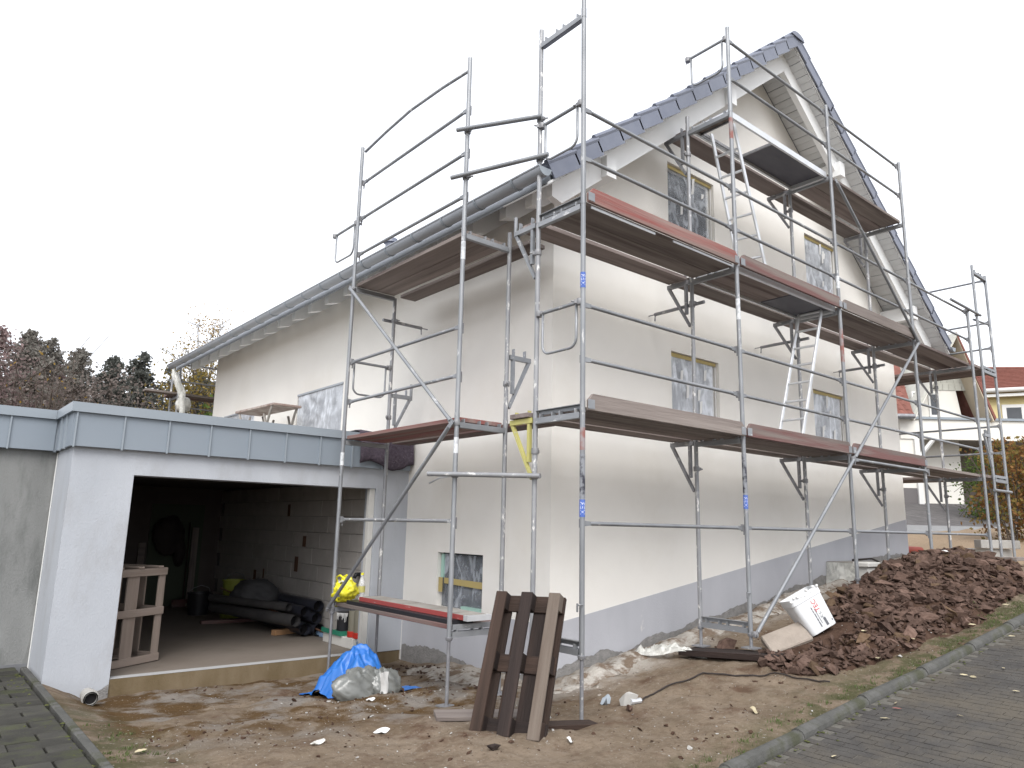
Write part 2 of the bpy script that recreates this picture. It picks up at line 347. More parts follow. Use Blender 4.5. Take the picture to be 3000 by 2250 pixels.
def film_material(name, lo, hi, white=(.80,.82,.86), scale=3, body=.20):
    """clear plastic sheeting: mostly see-through, milky where it is creased"""
    m = D.materials.new(name); m.use_nodes = True; nt = m.node_tree; n = nt.nodes; n.clear()
    out = n.new('ShaderNodeOutputMaterial'); tr = n.new('ShaderNodeBsdfTransparent'); p = n.new('ShaderNodeBsdfPrincipled')
    p.inputs['Base Color'].default_value = (*white, 1); p.inputs['Roughness'].default_value = .22; p.inputs['Specular IOR Level'].default_value = .9
    tc = n.new('ShaderNodeTexCoord'); t = n.new('ShaderNodeTexNoise'); t.inputs['Scale'].default_value = scale; t.inputs['Detail'].default_value = 7; t.inputs['Roughness'].default_value = .7; t.inputs['Distortion'].default_value = 1.2
    nt.links.new(tc.outputs['Object'], t.inputs['Vector'])
    r = n.new('ShaderNodeMapRange'); r.inputs[1].default_value = lo; r.inputs[2].default_value = hi; r.inputs[3].default_value = body; r.inputs[4].default_value = min(.95, body+.30)
    nt.links.new(t.outputs['Fac'], r.inputs[0])
    def ridge(sc, k, amp, dist, stretch):          # thin bright creases where the film folds
        mp = n.new('ShaderNodeMapping'); mp.inputs['Scale'].default_value = stretch; mp.inputs['Rotation'].default_value = (.3, .5, .4); nt.links.new(tc.outputs['Object'], mp.inputs[0])
        q = n.new('ShaderNodeTexNoise'); q.inputs['Scale'].default_value = sc; q.inputs['Detail'].default_value = 3; q.inputs['Distortion'].default_value = dist; nt.links.new(mp.outputs[0], q.inputs['Vector'])
        a = n.new('ShaderNodeMath'); a.operation = 'SUBTRACT'; a.inputs[1].default_value = .5; nt.links.new(q.outputs['Fac'], a.inputs[0])
        b = n.new('ShaderNodeMath'); b.operation = 'ABSOLUTE'; nt.links.new(a.outputs[0], b.inputs[0])
        c = n.new('ShaderNodeMapRange'); c.inputs[1].default_value = 0; c.inputs[2].default_value = k; c.inputs[3].default_value = amp; c.inputs[4].default_value = 0; c.interpolation_type = 'SMOOTHSTEP'; nt.links.new(b.outputs[0], c.inputs[0]); return c.outputs[0]
    def add(a, b):
        m_ = n.new('ShaderNodeMath'); m_.operation = 'ADD'; m_.use_clamp = True; nt.links.new(a, m_.inputs[0]); nt.links.new(b, m_.inputs[1]); return m_.outputs[0]
    fac = add(add(r.outputs[0], ridge(scale*1.3, .05, .30, .4, (1, 1, .5))), ridge(scale*2.6, .03, .14, .8, (1.5, 1.5, .6)))
    mx = n.new('ShaderNodeMixShader'); nt.links.new(fac, mx.inputs[0]); nt.links.new(tr.outputs[0], mx.inputs[1]); nt.links.new(p.outputs[0], mx.inputs[2])
    nt.links.new(mx.outputs[0], out.inputs['Surface']); return m
M_['ground'] = ground_material()
M_['film'] = film_material('window_film', .40, .66, (.64,.67,.72), scale=1.5, body=.50)
M_['film_dark'] = film_material('thin_window_film', .46, .70, (.60,.64,.70), scale=2.0, body=.20)
M_['film_milky'] = film_material('milky_film', .40, .62, (.66,.66,.62), scale=3, body=.58)
M_['bottle'] = film_material('clear_bottle', .45, .75, (.8,.8,.8), scale=9, body=.25)
# ================================================================== GROUND
_sx = [-400, 0.0, .4, .8, 2, 5, 9.3, 10.5, 12.2, 13.6, 16.8, 20, 24.3, 30, 60, 400]
_sz = [0, 0, .02, .06, .21, .63, 1.22, 1.25, 1.19, 1.36, 1.66, 1.95, 2.78, 3.3, 4.0, 5]
def zsmooth(x, y):
    x = np.asarray(x, float); y = np.asarray(y, float)
    s = sum(np.interp(x+d, _sx, _sz) for d in (-.3, -.1, .1, .3))/4
    return -2.60 - .065*np.clip(y, 0, 4.6)*np.clip(1-(x-9)/6, 0, 1) + s
HX = [2.0, 2.6, 3.2, 4, 5, 6.2, 7.4, 8.4, 9.4, 10.5, 12.5, 15]
HH = [0, .08, .17, .30, .36, .40, .40, .18, .02, 0, 0, 0]
def heap(x, y):
    H = np.interp(x, HX, HH); c = np.interp(x, [2, 5, 7.4, 10, 15], [-.62, -.48, -.25, .0, .0]); wdt = np.interp(x, [2, 3, 5, 7, 8.4, 10], [.35, .6, .9, 1.0, .65, .5])
    u = np.clip(1-((y-c)/wdt)**2, 0, 1)
    return H*u**.8*(.82+.4*fbm(np.asarray(x)*2.3, np.asarray(y)*2.3, 3))
KX = [-12, -1.3, .18, 1.3, 2.86, 3.93, 5.3, 9, 14, 20]
KY = [-2.3, -1.62, -1.49, -1.46, -1.59, -1.66, -1.73, -1.9, -2.2, -3.2]
def kerb_y(x): return np.interp(x, KX, KY)
KL = -3.315          # line of the left kerb
def zg(x, y):
    x = np.asarray(x, float); y = np.asarray(y, float)
    z = zsmooth(x, y)
    rough = (fbm(x*1.3, y*1.3, 3)-.5)*.10 + (fbm(x*5, y*5, 4)-.5)*.075
    m = np.clip((y-kerb_y(x)-.05)/.35, 0, 1)*np.clip((x-KL-.08)/.3, 0, 1)
    z = z + rough*m
    # the trench edge along the house, the hump by the footing, the rut on the left
    z = z + .05*np.exp(-((y-1.15)/.18)**2)*((x > 1) & (x < 9.5))
    z = z - .16*np.clip((x-8.2)/1.4, 0, 1)*np.clip((.9-y)/1.0, 0, 1)*(x < 16)
    z = np.where(x < KL, np.where(y > -3, -2.74, z-.07), z)
    lift = np.clip((KL+.5-x)/.45, 0, 1)*(x >= KL)*np.clip((y+1)/2, 0, 1)
    z = z*(1-lift)+(-2.665+.5*rough*m)*lift          # the dirt climbs to the side pavement
    dd = (x+4.617)*.638+(y+4.571)*.77
    z = z - .7*np.clip((dd-20.4)/.5, 0, 1)*(x > 5)
    z = z - np.where(y < kerb_y(x)-.02, .07, 0)
    return z
def gz(x, y): return float(zg(x, y)+heap(x, y))
def axis(segs):
    out = []
    for a, b, st in segs: out += list(np.arange(a, b, st))
    return np.array(sorted(set(np.round(out, 4))))
gx = axis([(-300, -40, 40), (-40, -8, 4), (-8, -4, .4), (-4, 6, .055), (6, 12, .1), (12, 26, .4), (26, 60, 3), (60, 301, 40)])
gy = axis([(-300, -40, 40), (-40, -6, 3), (-6, -3, .4), (-3, 4.6, .055), (4.6, 10, .4), (10, 60, 3), (60, 301, 40)])
GX, GY = np.meshgrid(gx, gy, indexing='ij')
GZ = zg(GX, GY)
nx, ny = GX.shape
idx = np.arange(nx*ny).reshape(nx, ny)
faces = np.stack([idx[:-1,:-1], idx[1:,:-1], idx[1:,1:], idx[:-1,1:]], -1).reshape(-1, 4)
me = D.meshes.new('ground')
me.from_pydata(np.stack([GX, GY, GZ], -1).reshape(-1, 3).tolist(), [], faces.tolist())
me.polygons.foreach_set('use_smooth', [True]*len(me.polygons))
def vattr(nm, arr):
    a = me.attributes.new(nm, 'FLOAT', 'POINT'); a.data.foreach_set('value', np.clip(arr, 0, 1).reshape(-1).astype(np.float32))
ss = lambda a, b, t: np.clip((t-a)/(b-a), 0, 1)
vattr('wet', ss(1.0, 0.2, GX)*ss(.4, 1.4, GY+.25*(GX+1))*ss(-3.4, -2.9, GX)*ss(4.6, 4.2, GY))
vattr('lime', .9*ss(.5, .95, GY)*ss(.3, .9, GX)*ss(10.6, 9.8, GX)*ss(2, 1.3, GY) + .9*ss(.3, .75, GX)*ss(1.3, 1.7, GY)*ss(3.6, 3.0, GY)*ss(1.6, 1, GX))
vattr('green', .9*ss(.5, .05, GY-kerb_y(GX))*ss(-2, -1, GX) + ss(.7, .1, GX-KL)*ss(4, 2.5, GY)*.9 + .5*ss(1, .3, GY-kerb_y(GX))*ss(1, 2, GX))
vattr('sand', ss(9.6, 11, GX)*ss(20, 17, GX))
me.materials.append(M_['ground'])
ground = D.objects.new('ground', me); reg(ground, Matrix()); struct(ground)

# spoil heap: soil core, the stones one by one
hp = thing('rubble_heap', 'long heap of red-brown broken stones and soil in front of the gable scaffold', 'rubble heap', (6, -.5, float(zg(6, -.5))))
P = []
for x in np.arange(1.9, 15.05, .12):
    row = []
    c = float(np.interp(x, [2, 5, 7.4, 10, 15], [-.62, -.48, -.25, .0, .0]))
    for y in np.arange(c-1.1, c+1.1, .11):
        h = float(heap(x, y)); row.append((x, y, float(zg(x, y))+(h-.015 if h > .003 else -.05)))
    P.append(row)
ob('soil', MB().grid(P), M_['heap_soil'], hp, smooth=True)
def stone_mesh(k, flat):
    rs = np.random.default_rng(100+k); bm = bmesh.new()
    pts = rs.normal(size=(11, 3)); pts /= np.linalg.norm(pts, axis=1)[:, None]; pts *= rs.uniform(.75, 1.1, (11, 1)); pts[:, 2] *= flat; pts[:, 1] *= .7
    for p in pts: bm.verts.new(p*.5)
    bmesh.ops.convex_hull(bm, input=bm.verts); 
    for v in [v for v in bm.verts if not v.link_faces]: bm.verts.remove(v)
    m = D.meshes.new('stone'); bm.to_mesh(m); bm.free(); return m
STN = []
for k in range(10):
    m = stone_mesh(k, .3+.05*k if k < 7 else .7); m.materials.append(M_['stone'] if k % 5 else M_['stone2']); STN.append(m)
def rnd_rot(tilt): return Quaternion((0, 0, 1), random.uniform(0, 6.28)).to_matrix().to_4x4() @ Quaternion((1, 0, 0), random.gauss(0, tilt)).to_matrix().to_4x4() @ Quaternion((0, 1, 0), random.gauss(0, tilt)).to_matrix().to_4x4()
def heap_spot():
    while True:
        x = random.uniform(2.1, 13.5)*1.0; y = random.uniform(-1.9, .8)
        if float(heap(x, y)) > .012 and x < 10.4: return x, y
spots = []
for _ in range(5600):
    x, y = heap_spot(); s = min(.22, random.lognormvariate(math.log(.066), .52))
    if math.hypot(x-3.2, y+.42) < .30 or math.hypot(x-2.8, y+.25) < .30: continue
    spots.append((s/(math.hypot(x+4.6, y+4.6)), s, x, y))
spots.sort(reverse=True)
rest = MB()
for k, (q, s, x, y) in enumerate(spots):
    M = T(x, y, gz(x, y)+s*.08) @ rnd_rot(.45) @ Matrix.Diagonal((s*1.25, s*1.1, s, 1))
    if k < 300: inst('stone', STN[k % 10], M, hp)
    else:
        m = STN[k % 10]; rest.add([M @ v.co for v in m.vertices], [tuple(p.vertices) for p in m.polygons])
struct(ob('small_stones', rest, M_['stone'], hp), 'stuff')

# road of small block pavers beyond the kerb: the nearest one by one
bed_xs = np.arange(-14, 40.1, .5); P = []
for x in bed_xs: P.append([(x, y, float(zsmooth(x, 0))-.0085) for y in np.linspace(float(kerb_y(x))-.05, float(kerb_y(x))-9, 30)])
road = ob('road', MB().grid(P), M_['road_bed'], None, smooth=True); struct(road)
me_pv = MB().box((0, 0, 0), (.0735, .1535, .05)).mesh('paver', M_['road_paver'], bevel=.004)
pav = []
for i, x in enumerate(np.arange(-1.6, 26, .08)):
    for j in range(52):
        y = -1.3-j*.16-(.08 if i % 2 else 0)
        if y+.08 > kerb_y(x)-.03 or y < -9: continue
        v = Vector((x, y, -2.3))-CAMP; zc = v.dot(FWD)
        if zc < 1: continue
        sx = v.dot(_r)/zc*FPX; sy = -v.dot(_u)/zc*FPX
        if abs(sx) > 2500 or sy > 2200: continue
        pav.append((zc, x, y))
pav.sort(); rest = MB()
for k, (zc, x, y) in enumerate(pav[:12000]):
    z = float(zsmooth(x, 0))-.0285+.003*(float(fbm(x*1.5, y*1.5, 3))-.5)*2+random.uniform(-.0015, .0015)
    sl = math.atan((float(zsmooth(x+.3, 0))-float(zsmooth(x-.3, 0)))/.6)
    M = T(x, y, z) @ Matrix.Rotation(-sl, 4, 'Y') @ Matrix.Rotation(random.gauss(0, .012), 4, 'X') @ Matrix.Rotation(random.gauss(0, .012), 4, 'Z')
    if k < 300: inst('paver', me_pv, M, road)
    else: rest.add([M @ Vector(p) for p in ((-.0367,-.0767,.025),(.0367,-.0767,.025),(.0367,.0767,.025),(-.0367,.0767,.025),(-.0367,-.0767,-.02),(.0367,-.0767,-.02),(.0367,.0767,-.02),(-.0367,.0767,-.02))],
                  [(0,1,2,3),(0,4,5,1),(1,5,6,2),(2,6,7,3),(3,7,4,0)])
struct(ob('far_pavers', rest, M_['road_paver'], road), 'stuff')

# rounded kerb along the road, stone by stone
kb = D.objects.new('kerb', None); reg(kb, T(0, -1.5, -2.6)); struct(kb)
x = -3.2
while x < 19:
    x2 = x+1.0-.003
    a = Vector((x, float(kerb_y(x)), float(zsmooth(x, 0))+.02)); b = Vector((x2, float(kerb_y(x2)), float(zsmooth(x2, 0))+.008))
    M, L = axis_frame(a, b)
    prof = [(-.055, -.16), (.055, -.16), (.055, .0), (.05, .022), (.033, .038), (.01, .045), (-.014, .044), (-.036, .032), (-.05, .012), (-.055, -.01)]
    ob('kerb_stone', MB().prism([(-L/2, p[0], p[1]-random.uniform(0, .006)) for p in prof], (L, 0, 0)), M_['kerbstone'], kb, M)
    x += 1.0

# left pavement of larger slabs, with its own kerb
pvm = ob('pavement', MB().grid([[(x, y, -2.675) for y in np.arange(-4, 5.3, .4)] for x in np.arange(-9, KL-.05, .4)]), M_['road_bed'], None, smooth=True); struct(pvm)
me_sl = MB().box((0, 0, 0), (.392, .192, .05)).mesh('slab', M_['slab'], bevel=.007)
for i in range(26):
    y = 5.1-i*.2
    for j in range(9):
        x = KL-.26-j*.4-(.2 if i % 2 else 0)
        z = -2.667+random.uniform(-.005, .005)
        inst('slab', me_sl, T(x, y, z) @ Matrix.Rotation(random.gauss(0, .01), 4, 'X') @ Matrix.Rotation(random.gauss(0, .012), 4, 'Y'), pvm)
    if i % 2: ob('slab', MB().box((KL-.155, y, -2.667), (.185, .192, .05)), M_['slab'], pvm, bevel=.006)
lk = D.objects.new('side_kerb', None); reg(lk, T(KL, 2, -2.8)); struct(lk)
for i in range(8):
    y0 = 4.2-i*1.0; a = Vector((KL+.005, y0+.9, -2.70)); b = Vector((KL+.005, y0-.09, -2.70))
    M, L = axis_frame(a, b); ob('kerb_stone', MB().box((0, 0, 0), (L, .065, .14)), M_['kerbstone'], lk, M, bevel=.012)

# ================================================================== HOUSE
YW, XW, XE, YE = 1.36, .885, 9.955, 13.2
RX, RZ, SL = 5.42, 6.83, .7816
VY = .585                               # verge plane of the roof tiles
def zt(x): return RZ-SL*abs(x-RX)
house = thing('house', 'new cream plastered gable house with anthracite roof and grey plinth, still in scaffolding', 'house', ((XW+XE)/2, (YW+YE)/2, -2.6))
def strip_wall(mb, P, brk, topf, z0f, holes, depth, inward):
    """P(u,z,d) -> point; holes = (u0,u1,z0,z1)"""
    us = sorted(set(brk+[h[0] for h in holes]+[h[1] for h in holes]))
    for a, b in zip(us[:-1], us[1:]):
        cuts = sorted([(h[2], h[3]) for h in holes if h[0] <= a+1e-6 and h[1] >= b-1e-6])
        lo = (z0f(a), z0f(b))
        for c in cuts+[None]:
            hi = (topf(a), topf(b)) if c is None else (c[0], c[0])
            mb.add([P(a, lo[0], 0), P(b, lo[1], 0), P(b, hi[1], 0), P(a, hi[0], 0)], [(0, 1, 2, 3)])
            if c: lo = (c[1], c[1])
    for u0, u1, z0, z1 in holes:
        q = [(u0, z0), (u1, z0), (u1, z1), (u0, z1)]
        for i in range(4):
            (a, za), (b, zb) = q[i], q[(i+1) % 4]
            mb.add([P(a, za, 0), P(b, zb, 0), P(b, zb, depth), P(a, za, depth)], [(0, 1, 2, 3)])
GH = [(3.04, 4.11, .22, 1.31), (6.76, 7.83, .22, 1.31), (3.04, 4.13, 2.94, 4.05), (6.76, 7.87, 2.94, 4.05)]
mb = MB(); strip_wall(mb, lambda u, z, d: (u, YW+d, z), [XW, RX, XE], lambda u: zt(u)-.27, lambda u: -3.2, GH, .16, 1)
ob('gable_wall', mb, M_['plaster'], house)
EH = [(6.5, 8.33, .42, 1.275), (10.47, 12.32, .42, 1.265), (2.54, 3.50, -2.06, -1.385)]
mb = MB(); strip_wall(mb, lambda u, z, d: (XW+d, u, z), [YW, YE], lambda u: zt(XW)-.27, lambda u: -3.2, EH, .16, 1)
ob('eave_wall', mb, M_['plaster'], house)
mb = MB(); mb.add([(XE, YW, -3.2), (XE, YE, -3.2), (XE, YE, zt(XE)-.27), (XE, YW, zt(XE)-.27)], [(0,1,2,3)])
mb.add([(XW, YE, -3.2), (XE, YE, -3.2), (XE, YE, zt(XE)-.27), (RX, YE, RZ-.27), (XW, YE, zt(XW)-.27)], [(0,1,2,3,4)])
ob('rear_walls', mb, M_['plaster'], house)
# plinth, a skin 4 mm proud, its upper edge climbing with the street
mb = MB(); p = .004
mb.hexa([(XW-p, YW-p, -3.2), (XE+p, YW-p, -3.2), (XE+p, YW+.001, -3.2), (XW-p, YW+.001, -3.2), (XW-p, YW-p, -2.06), (XE+p, YW-p, -.745), (XE+p, YW+.001, -.745), (XW-p, YW+.001, -2.06)])
ob('plinth', mb, M_['plinth'], house)
ob('plinth', MB().mm((XW-p, YW+.001, -3.2), (XW+.001, 4.28, -2.06)), M_['plinth'], house)
# rough unplastered foot of the wall
def ragged(name, f, u0, u1, zlo, zhi, matk, par, seed, n=260, amp=.10):
    us = np.linspace(u0, u1, n); vs = []; fs = []
    for i, u in enumerate(us):
        h = zhi(u)+amp*(float(fbm(u*2.2+seed, seed, 6))-.5)*1.5+.025*(float(vn(u*31, seed))-.5)
        vs += [f(u, zlo(u)), f(u, h)]
    fs = [(2*i, 2*i+2, 2*i+3, 2*i+1) for i in range(n-1)]
    return ob(name, MB().add(vs, fs), M_[matk], par)
ragged('bare_wall_foot', lambda u, z: (u, YW-p-.004, z), XW, XE, lambda u: -3.2, lambda u: float(zsmooth(u, YW))+.10, 'mortar', house, 3.3, amp=.16)
ragged('bare_wall_foot', lambda u, z: (XW-p-.004, u, z), YW, 4.26, lambda u: -3.2, lambda u: float(zsmooth(.8, u))+.07+.09*max(0, u-2.6), 'mortar', house, 8.1, amp=.14)

def film_sheet(P, nu, nv, amp, seed, pull=1.0):
    g = []
    for i in range(nu+1):
        row = []
        for j in range(nv+1):
            u, v = i/nu, j/nv
            a = float(fbm(u*5+seed, v*4+seed*1.7, 4))-.5
            diag = math.sin((u*9+v*14*(1-2*abs(u-.5)))*1.6+seed)*.25+math.sin((u*31-v*9)+seed*2)*.10
            e = min(u, 1-u, v, 1-v)*6; e = min(1, e)
            row.append(P(u, v, (a*2+diag)*amp*e))
        g.append(row)
    return MB().grid(g)
def gable_window(u0, u1, z0, z1, seed, film='film', torn=False):
    w = ob('window', MB().mm((u0, YW+.13, z0), (u1, YW+.16, z1)), M_['dark'], house)
    fr = MB(); t = .07; y0, y1 = YW+.085, YW+.128
    for a, b in (((u0, z0), (u0+t, z1)), ((u1-t, z0), (u1, z1)), ((u0+t, z1-t), (u1-t, z1)), ((u0+t, z0), (u1-t, z0+t))):
        fr.mm((a[0], y0, a[1]), (b[0], y1, b[1]))
    ob('frame', fr, M_['frame_white'], w)
    ob('pane', MB().mm((u0+t, YW+.105, z0+t), (u1-t, YW+.115, z1-t)), M_['glass_dark'], w)
    ob('plastic_film', film_sheet(lambda u, v, d: (u0+.02+u*(u1-u0-.09), YW+.055+d, z0+.01+v*(z1-z0-.06)), 36, 36, .028, seed), M_[film], w, smooth=True)
    ob('masking_tape', MB().add([(u0+.01, YW+.045, z1-.06), (u1-.01, YW+.045, z1-.05), (u1-.01, YW+.040, z1-.005), (u0+.01, YW+.040, z1-.005)], [(0,1,2,3)]), M_['tape'], w)
    ob('edge_strip', MB().add([(u1-.045, YW+.046, z0+.05), (u1-.02, YW+.046, z0+.05), (u1-.012, YW+.044, z1-.06), (u1-.035, YW+.044, z1-.06)], [(0,1,2,3)]), M_['paper'], w)
    random.seed(int(seed*10))
    for k in range(5):
        u = random.uniform(u0+.15, u1-.2); z = random.uniform(z0+.25, z1-.2); L = random.uniform(.08, .26)
        ob('paper_scrap', MB().add([(u, YW+.033, z), (u+.05, YW+.031, z+.02), (u+.07, YW+.03, z+L), (u+.01, YW+.032, z+L*.9)], [(0,1,2,3)]), M_['paper'], w)
    return w
for k, h in enumerate(GH):
    w = gable_window(*h, 3.7+5.3*k, film='film' if k != 2 else 'film_dark')
w['label'] = 'upper window with milky film, right of the ladder'
def eave_window(y0, y1, z0, z1, seed, basement=False):
    w = ob('window', MB().mm((XW+.13, y0, z0), (XW+.16, y1, z1)), M_['dark'], house)
    fr = MB(); t = .07
    for a, b in (((y0, z0), (y0+t, z1)), ((y1-t, z0), (y1, z1)), ((y0+t, z1-t), (y1-t, z1)), ((y0+t, z0), (y1-t, z0+t))):
        fr.mm((XW+.09, a[0], a[1]), (XW+.128, b[0], b[1]))
    ob('frame', fr, M_['frame_white'] if not basement else M_['glass_dark'], w)
    ob('pane', MB().mm((XW+.105, y0+t, z0+t), (XW+.115, y1-t, z1-t)), M_['glass_dark'], w)
    d0 = .012 if not basement else .07
    ob('plastic_film', film_sheet(lambda u, v, d: (XW+d0-d if not basement else XW+d0+d, y0+.015+u*(y1-y0-.03), z0+.01+v*(z1-z0-.03)), 40, 30, .03 if not basement else .018, seed), M_['film' if not basement else 'film_dark'], w, smooth=True)
    if basement:
        ob('masking_tape', MB().add([(XW+.045, y0+.02, z0+.27), (XW+.045, y1-.1, z0+.29), (XW+.045, y1-.1, z0+.36), (XW+.045, y0+.02, z0+.35)], [(0,1,2,3)]), M_['tape'], w)
        ob('masking_tape', MB().mm((XW+.02, y1-.09, z0+.18), (XW+.03, y1-.012, z0+.36)), M_['tape'], w)
        ob('edge_strip', MB().mm((XW+.05, y1-.07, z0+.36), (XW+.07, y1-.015, z1-.02)), M_['mint'], w)
    else:
        ob('edge_strip', MB().mm((XW-.012, y0, z1-.02), (XW+.02, y1, z1+.012)), M_['gutter'], w)
        ob('edge_strip', MB().mm((XW-.03, y0-.02, z0-.03), (XW+.03, y1+.02, z0)), M_['zinc'], w)
    return w
eave_window(*EH[0], 2.2); eave_window(*EH[1], 9.4); eave_window(*EH[2], 6.6, True)
ob('mint_strip', MB().box((XW+.04, 2.78, -2.035), (.05, .4, .035)), M_['mint'], house)

# roof: covering slab, soffit boards, barge rafters, purlins, verge tiles
cs = 1/math.sqrt(1+SL*SL); ang = math.atan(SL)
for sgn in (-1, 1):
    xe = RX+sgn*5.22
    mb = MB()
    mb.hexa([(xe, VY+.06, zt(xe)-.225), (RX, VY+.06, RZ-.225), (RX, YE+.75, RZ-.225), (xe, YE+.75, zt(xe)-.225), (xe, VY+.06, zt(xe)-.15), (RX, VY+.06, RZ-.15), (RX, YE+.75, RZ-.15), (xe, YE+.75, zt(xe)-.15)])
    ob('roof_slope', mb, M_['tile_dark'], house)
    xe = RX+sgn*5.31
    # barge rafter with plumb-cut, chamfered tail
    xa = RX+sgn*5.05; zz = lambda x, d: zt(x)-d
    y0, y1 = .84, .93
    poly = [(xa, y0, zz(xa, .245)), (xa, y0, zz(xa, .245)-.16), (xa-sgn*.15, y0, zz(xa-sgn*.15, .56)), (RX, y0, RZ-.56), (RX, y0, RZ-.245)]
    ob('barge_rafter', MB().prism(poly, (0, y1-y0, 0)), M_['white_wood'], house)
    ob('verge_trim', MB().prism([(xe, VY+.035, zt(xe)-.205), (RX, VY+.035, RZ-.205), (RX, VY+.035, RZ-.235), (xe, VY+.035, zt(xe)-.235)], (0, .02, 0)), M_['white_wood'], house)
    # soffit boards across the gable overhang
    n = 56; bw = 5.31/cs/n
    me_b = MB().box((0, 0, 0), (bw-.006, YW-VY-.06, .018)).mesh('soffit_board', M_['soffit'], bevel=.003)
    for i in range(n):
        s = (i+.5)*bw; x = xe-sgn*s*cs
        inst('soffit_board', me_b, T(x, (VY+.06+YW)/2-.002, zt(x)-.238-(.004 if i % 2 else 0)) @ Matrix.Rotation(sgn*ang, 4, 'Y'), house)
    # verge tiles, each overlapping the one below
    nt_ = 15; tl = 5.31/cs/nt_
    m_ = MB(); m_.prism([(-tl/2-.02, 0, -.165), (tl/2+.005, 0, -.165), (tl/2+.005, 0, .02), (-tl/2-.02, 0, .02)], (0, .022, 0))
    m_.tube([(-tl/2-.03, .02, .018), (tl/2+.02, .02, .018)], .032, 8); m_.mm((-tl/2-.025, .02, .005), (tl/2, .30, .028))
    me_t = m_.mesh('verge_tile', M_['tile_dark'], smooth='auto')
    for i in range(nt_):
        s = (i+.5)*tl; x = xe-sgn*s*cs
        a = sgn*ang if sgn > 0 else -ang
        M = T(x, VY, zt(x)-.025) @ Matrix.Rotation(a, 4, 'Y') @ (Matrix.Rotation(math.pi, 4, 'Z') @ T(0, -.30, 0) if False else Matrix())
        if sgn < 0: M = M @ Matrix.Rotation(R(4.2), 4, 'Y')
        else: M = M @ Matrix.Rotation(R(-4.2), 4, 'Y') @ Matrix.Diagonal((-1, 1, 1, 1))
        inst('verge_tile', me_t, M, house)
    # purlin heads under the rafters
    for xp in (RX+sgn*(RX-1.22)*1.0, RX+sgn*1.62):
        ob('purlin', MB().box((xp, (YW+.74)/2+.01, zt(xp)-.47), (.16, YW-.74, .25)), M_['white_wood'], house)
ob('purlin', MB().box((RX, (YW+.9)/2, RZ-.42), (.16, YW-.9, .22)), M_['white_wood'], house)
# ridge tiles
me_r = MB(); me_r.add([(0.19*math.sin(a), y, .10*math.cos(a)) for y in (-.21, .21) for a in np.linspace(-1.5, 1.5, 9)], [(i, i+1, i+10, i+9) for i in range(8)])
me_r.prism([(0.19*math.sin(a), -.215, .10*math.cos(a)) for a in np.linspace(-1.5, 1.5, 9)], (0, .02, 0))
me_r = me_r.mesh('ridge_tile', M_['tile_dark'], smooth='auto')
for i in range(32): inst('ridge_tile', me_r, T(RX, VY+.19+i*.41, RZ-.115+(.01 if i % 2 else 0)), house)
# eaves: soffit, rafter tails, gutter with brackets
for sgn in (-1, 1):
    xw = XW if sgn < 0 else XE; xe = RX+sgn*5.27
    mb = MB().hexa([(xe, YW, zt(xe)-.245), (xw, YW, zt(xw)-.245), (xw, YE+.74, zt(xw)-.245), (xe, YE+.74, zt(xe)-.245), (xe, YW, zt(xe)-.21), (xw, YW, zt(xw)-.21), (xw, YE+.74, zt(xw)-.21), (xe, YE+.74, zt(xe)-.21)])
    ob('eave_soffit', mb, mat('shaded_eave_lining', (.26,.28,.30), None, rough=.8), house)  # shade between the rafter tails is put into the lining's colour
    ob('fascia_board', MB().mm((xe-sgn*.0, VY+.06, zt(xe)-.215), (xe-sgn*.025, YE+.74, zt(xe)-.09)), M_['gutter'], house)
    xc = RX+sgn*5.40; zc = zt(RX+sgn*5.31)-.10
    prof = [(xc+.085*math.cos(a), zc+.085*math.sin(a)) for a in np.linspace(math.pi, 2*math.pi, 13)]
    prof2 = [(xc+.080*math.cos(a), zc+.080*math.sin(a)) for a in np.linspace(2*math.pi, math.pi, 13)]
    g = ob('gutter', MB().prism([(a, VY-.02, b) for a, b in prof+prof2], (0, YE-VY+.72, 0)).tube([(xc+sgn*.085, VY-.02, zc), (xc+sgn*.085, YE+.7, zc)], .012, 8), M_['gutter'], house, smooth='auto')
    ob('gutter_cap', MB().prism([(a, VY-.022, b) for a, b in prof], (0, .006, 0)), M_['zinc_cap'], g)
    for k in range(19):
        y = 1.0+k*.66
        if sgn < 0:
            ob('gutter_bracket', MB().prism([(xc+.094*math.cos(a), y, zc+.094*math.sin(a)) for a in np.linspace(math.pi*.98, 1.98*math.pi, 13)]+[(xc+.086*math.cos(a), y, zc+.086*math.sin(a)) for a in np.linspace(1.98*math.pi, math.pi*.98, 13)], (0, .028, 0)), M_['zinc_cap'], g)
    if sgn < 0:
        for y in [1.2, 1.66]+[2.3+.655*k for k in range(18)]:
            x0, x1 = xw, RX-5.07
            poly = [(x1, y-.06, zt(x1)-.24), (x0+.02, y-.06, zt(x0)-.24), (x0+.02, y-.06, zt(x0)-.50), (x1+.20, y-.06, zt(x1+.20)-.50), (x1, y-.06, zt(x1)-.40)]
            ob('rafter_tail', MB().prism(poly, (0, .12, 0)), M_['white_wood'], house)
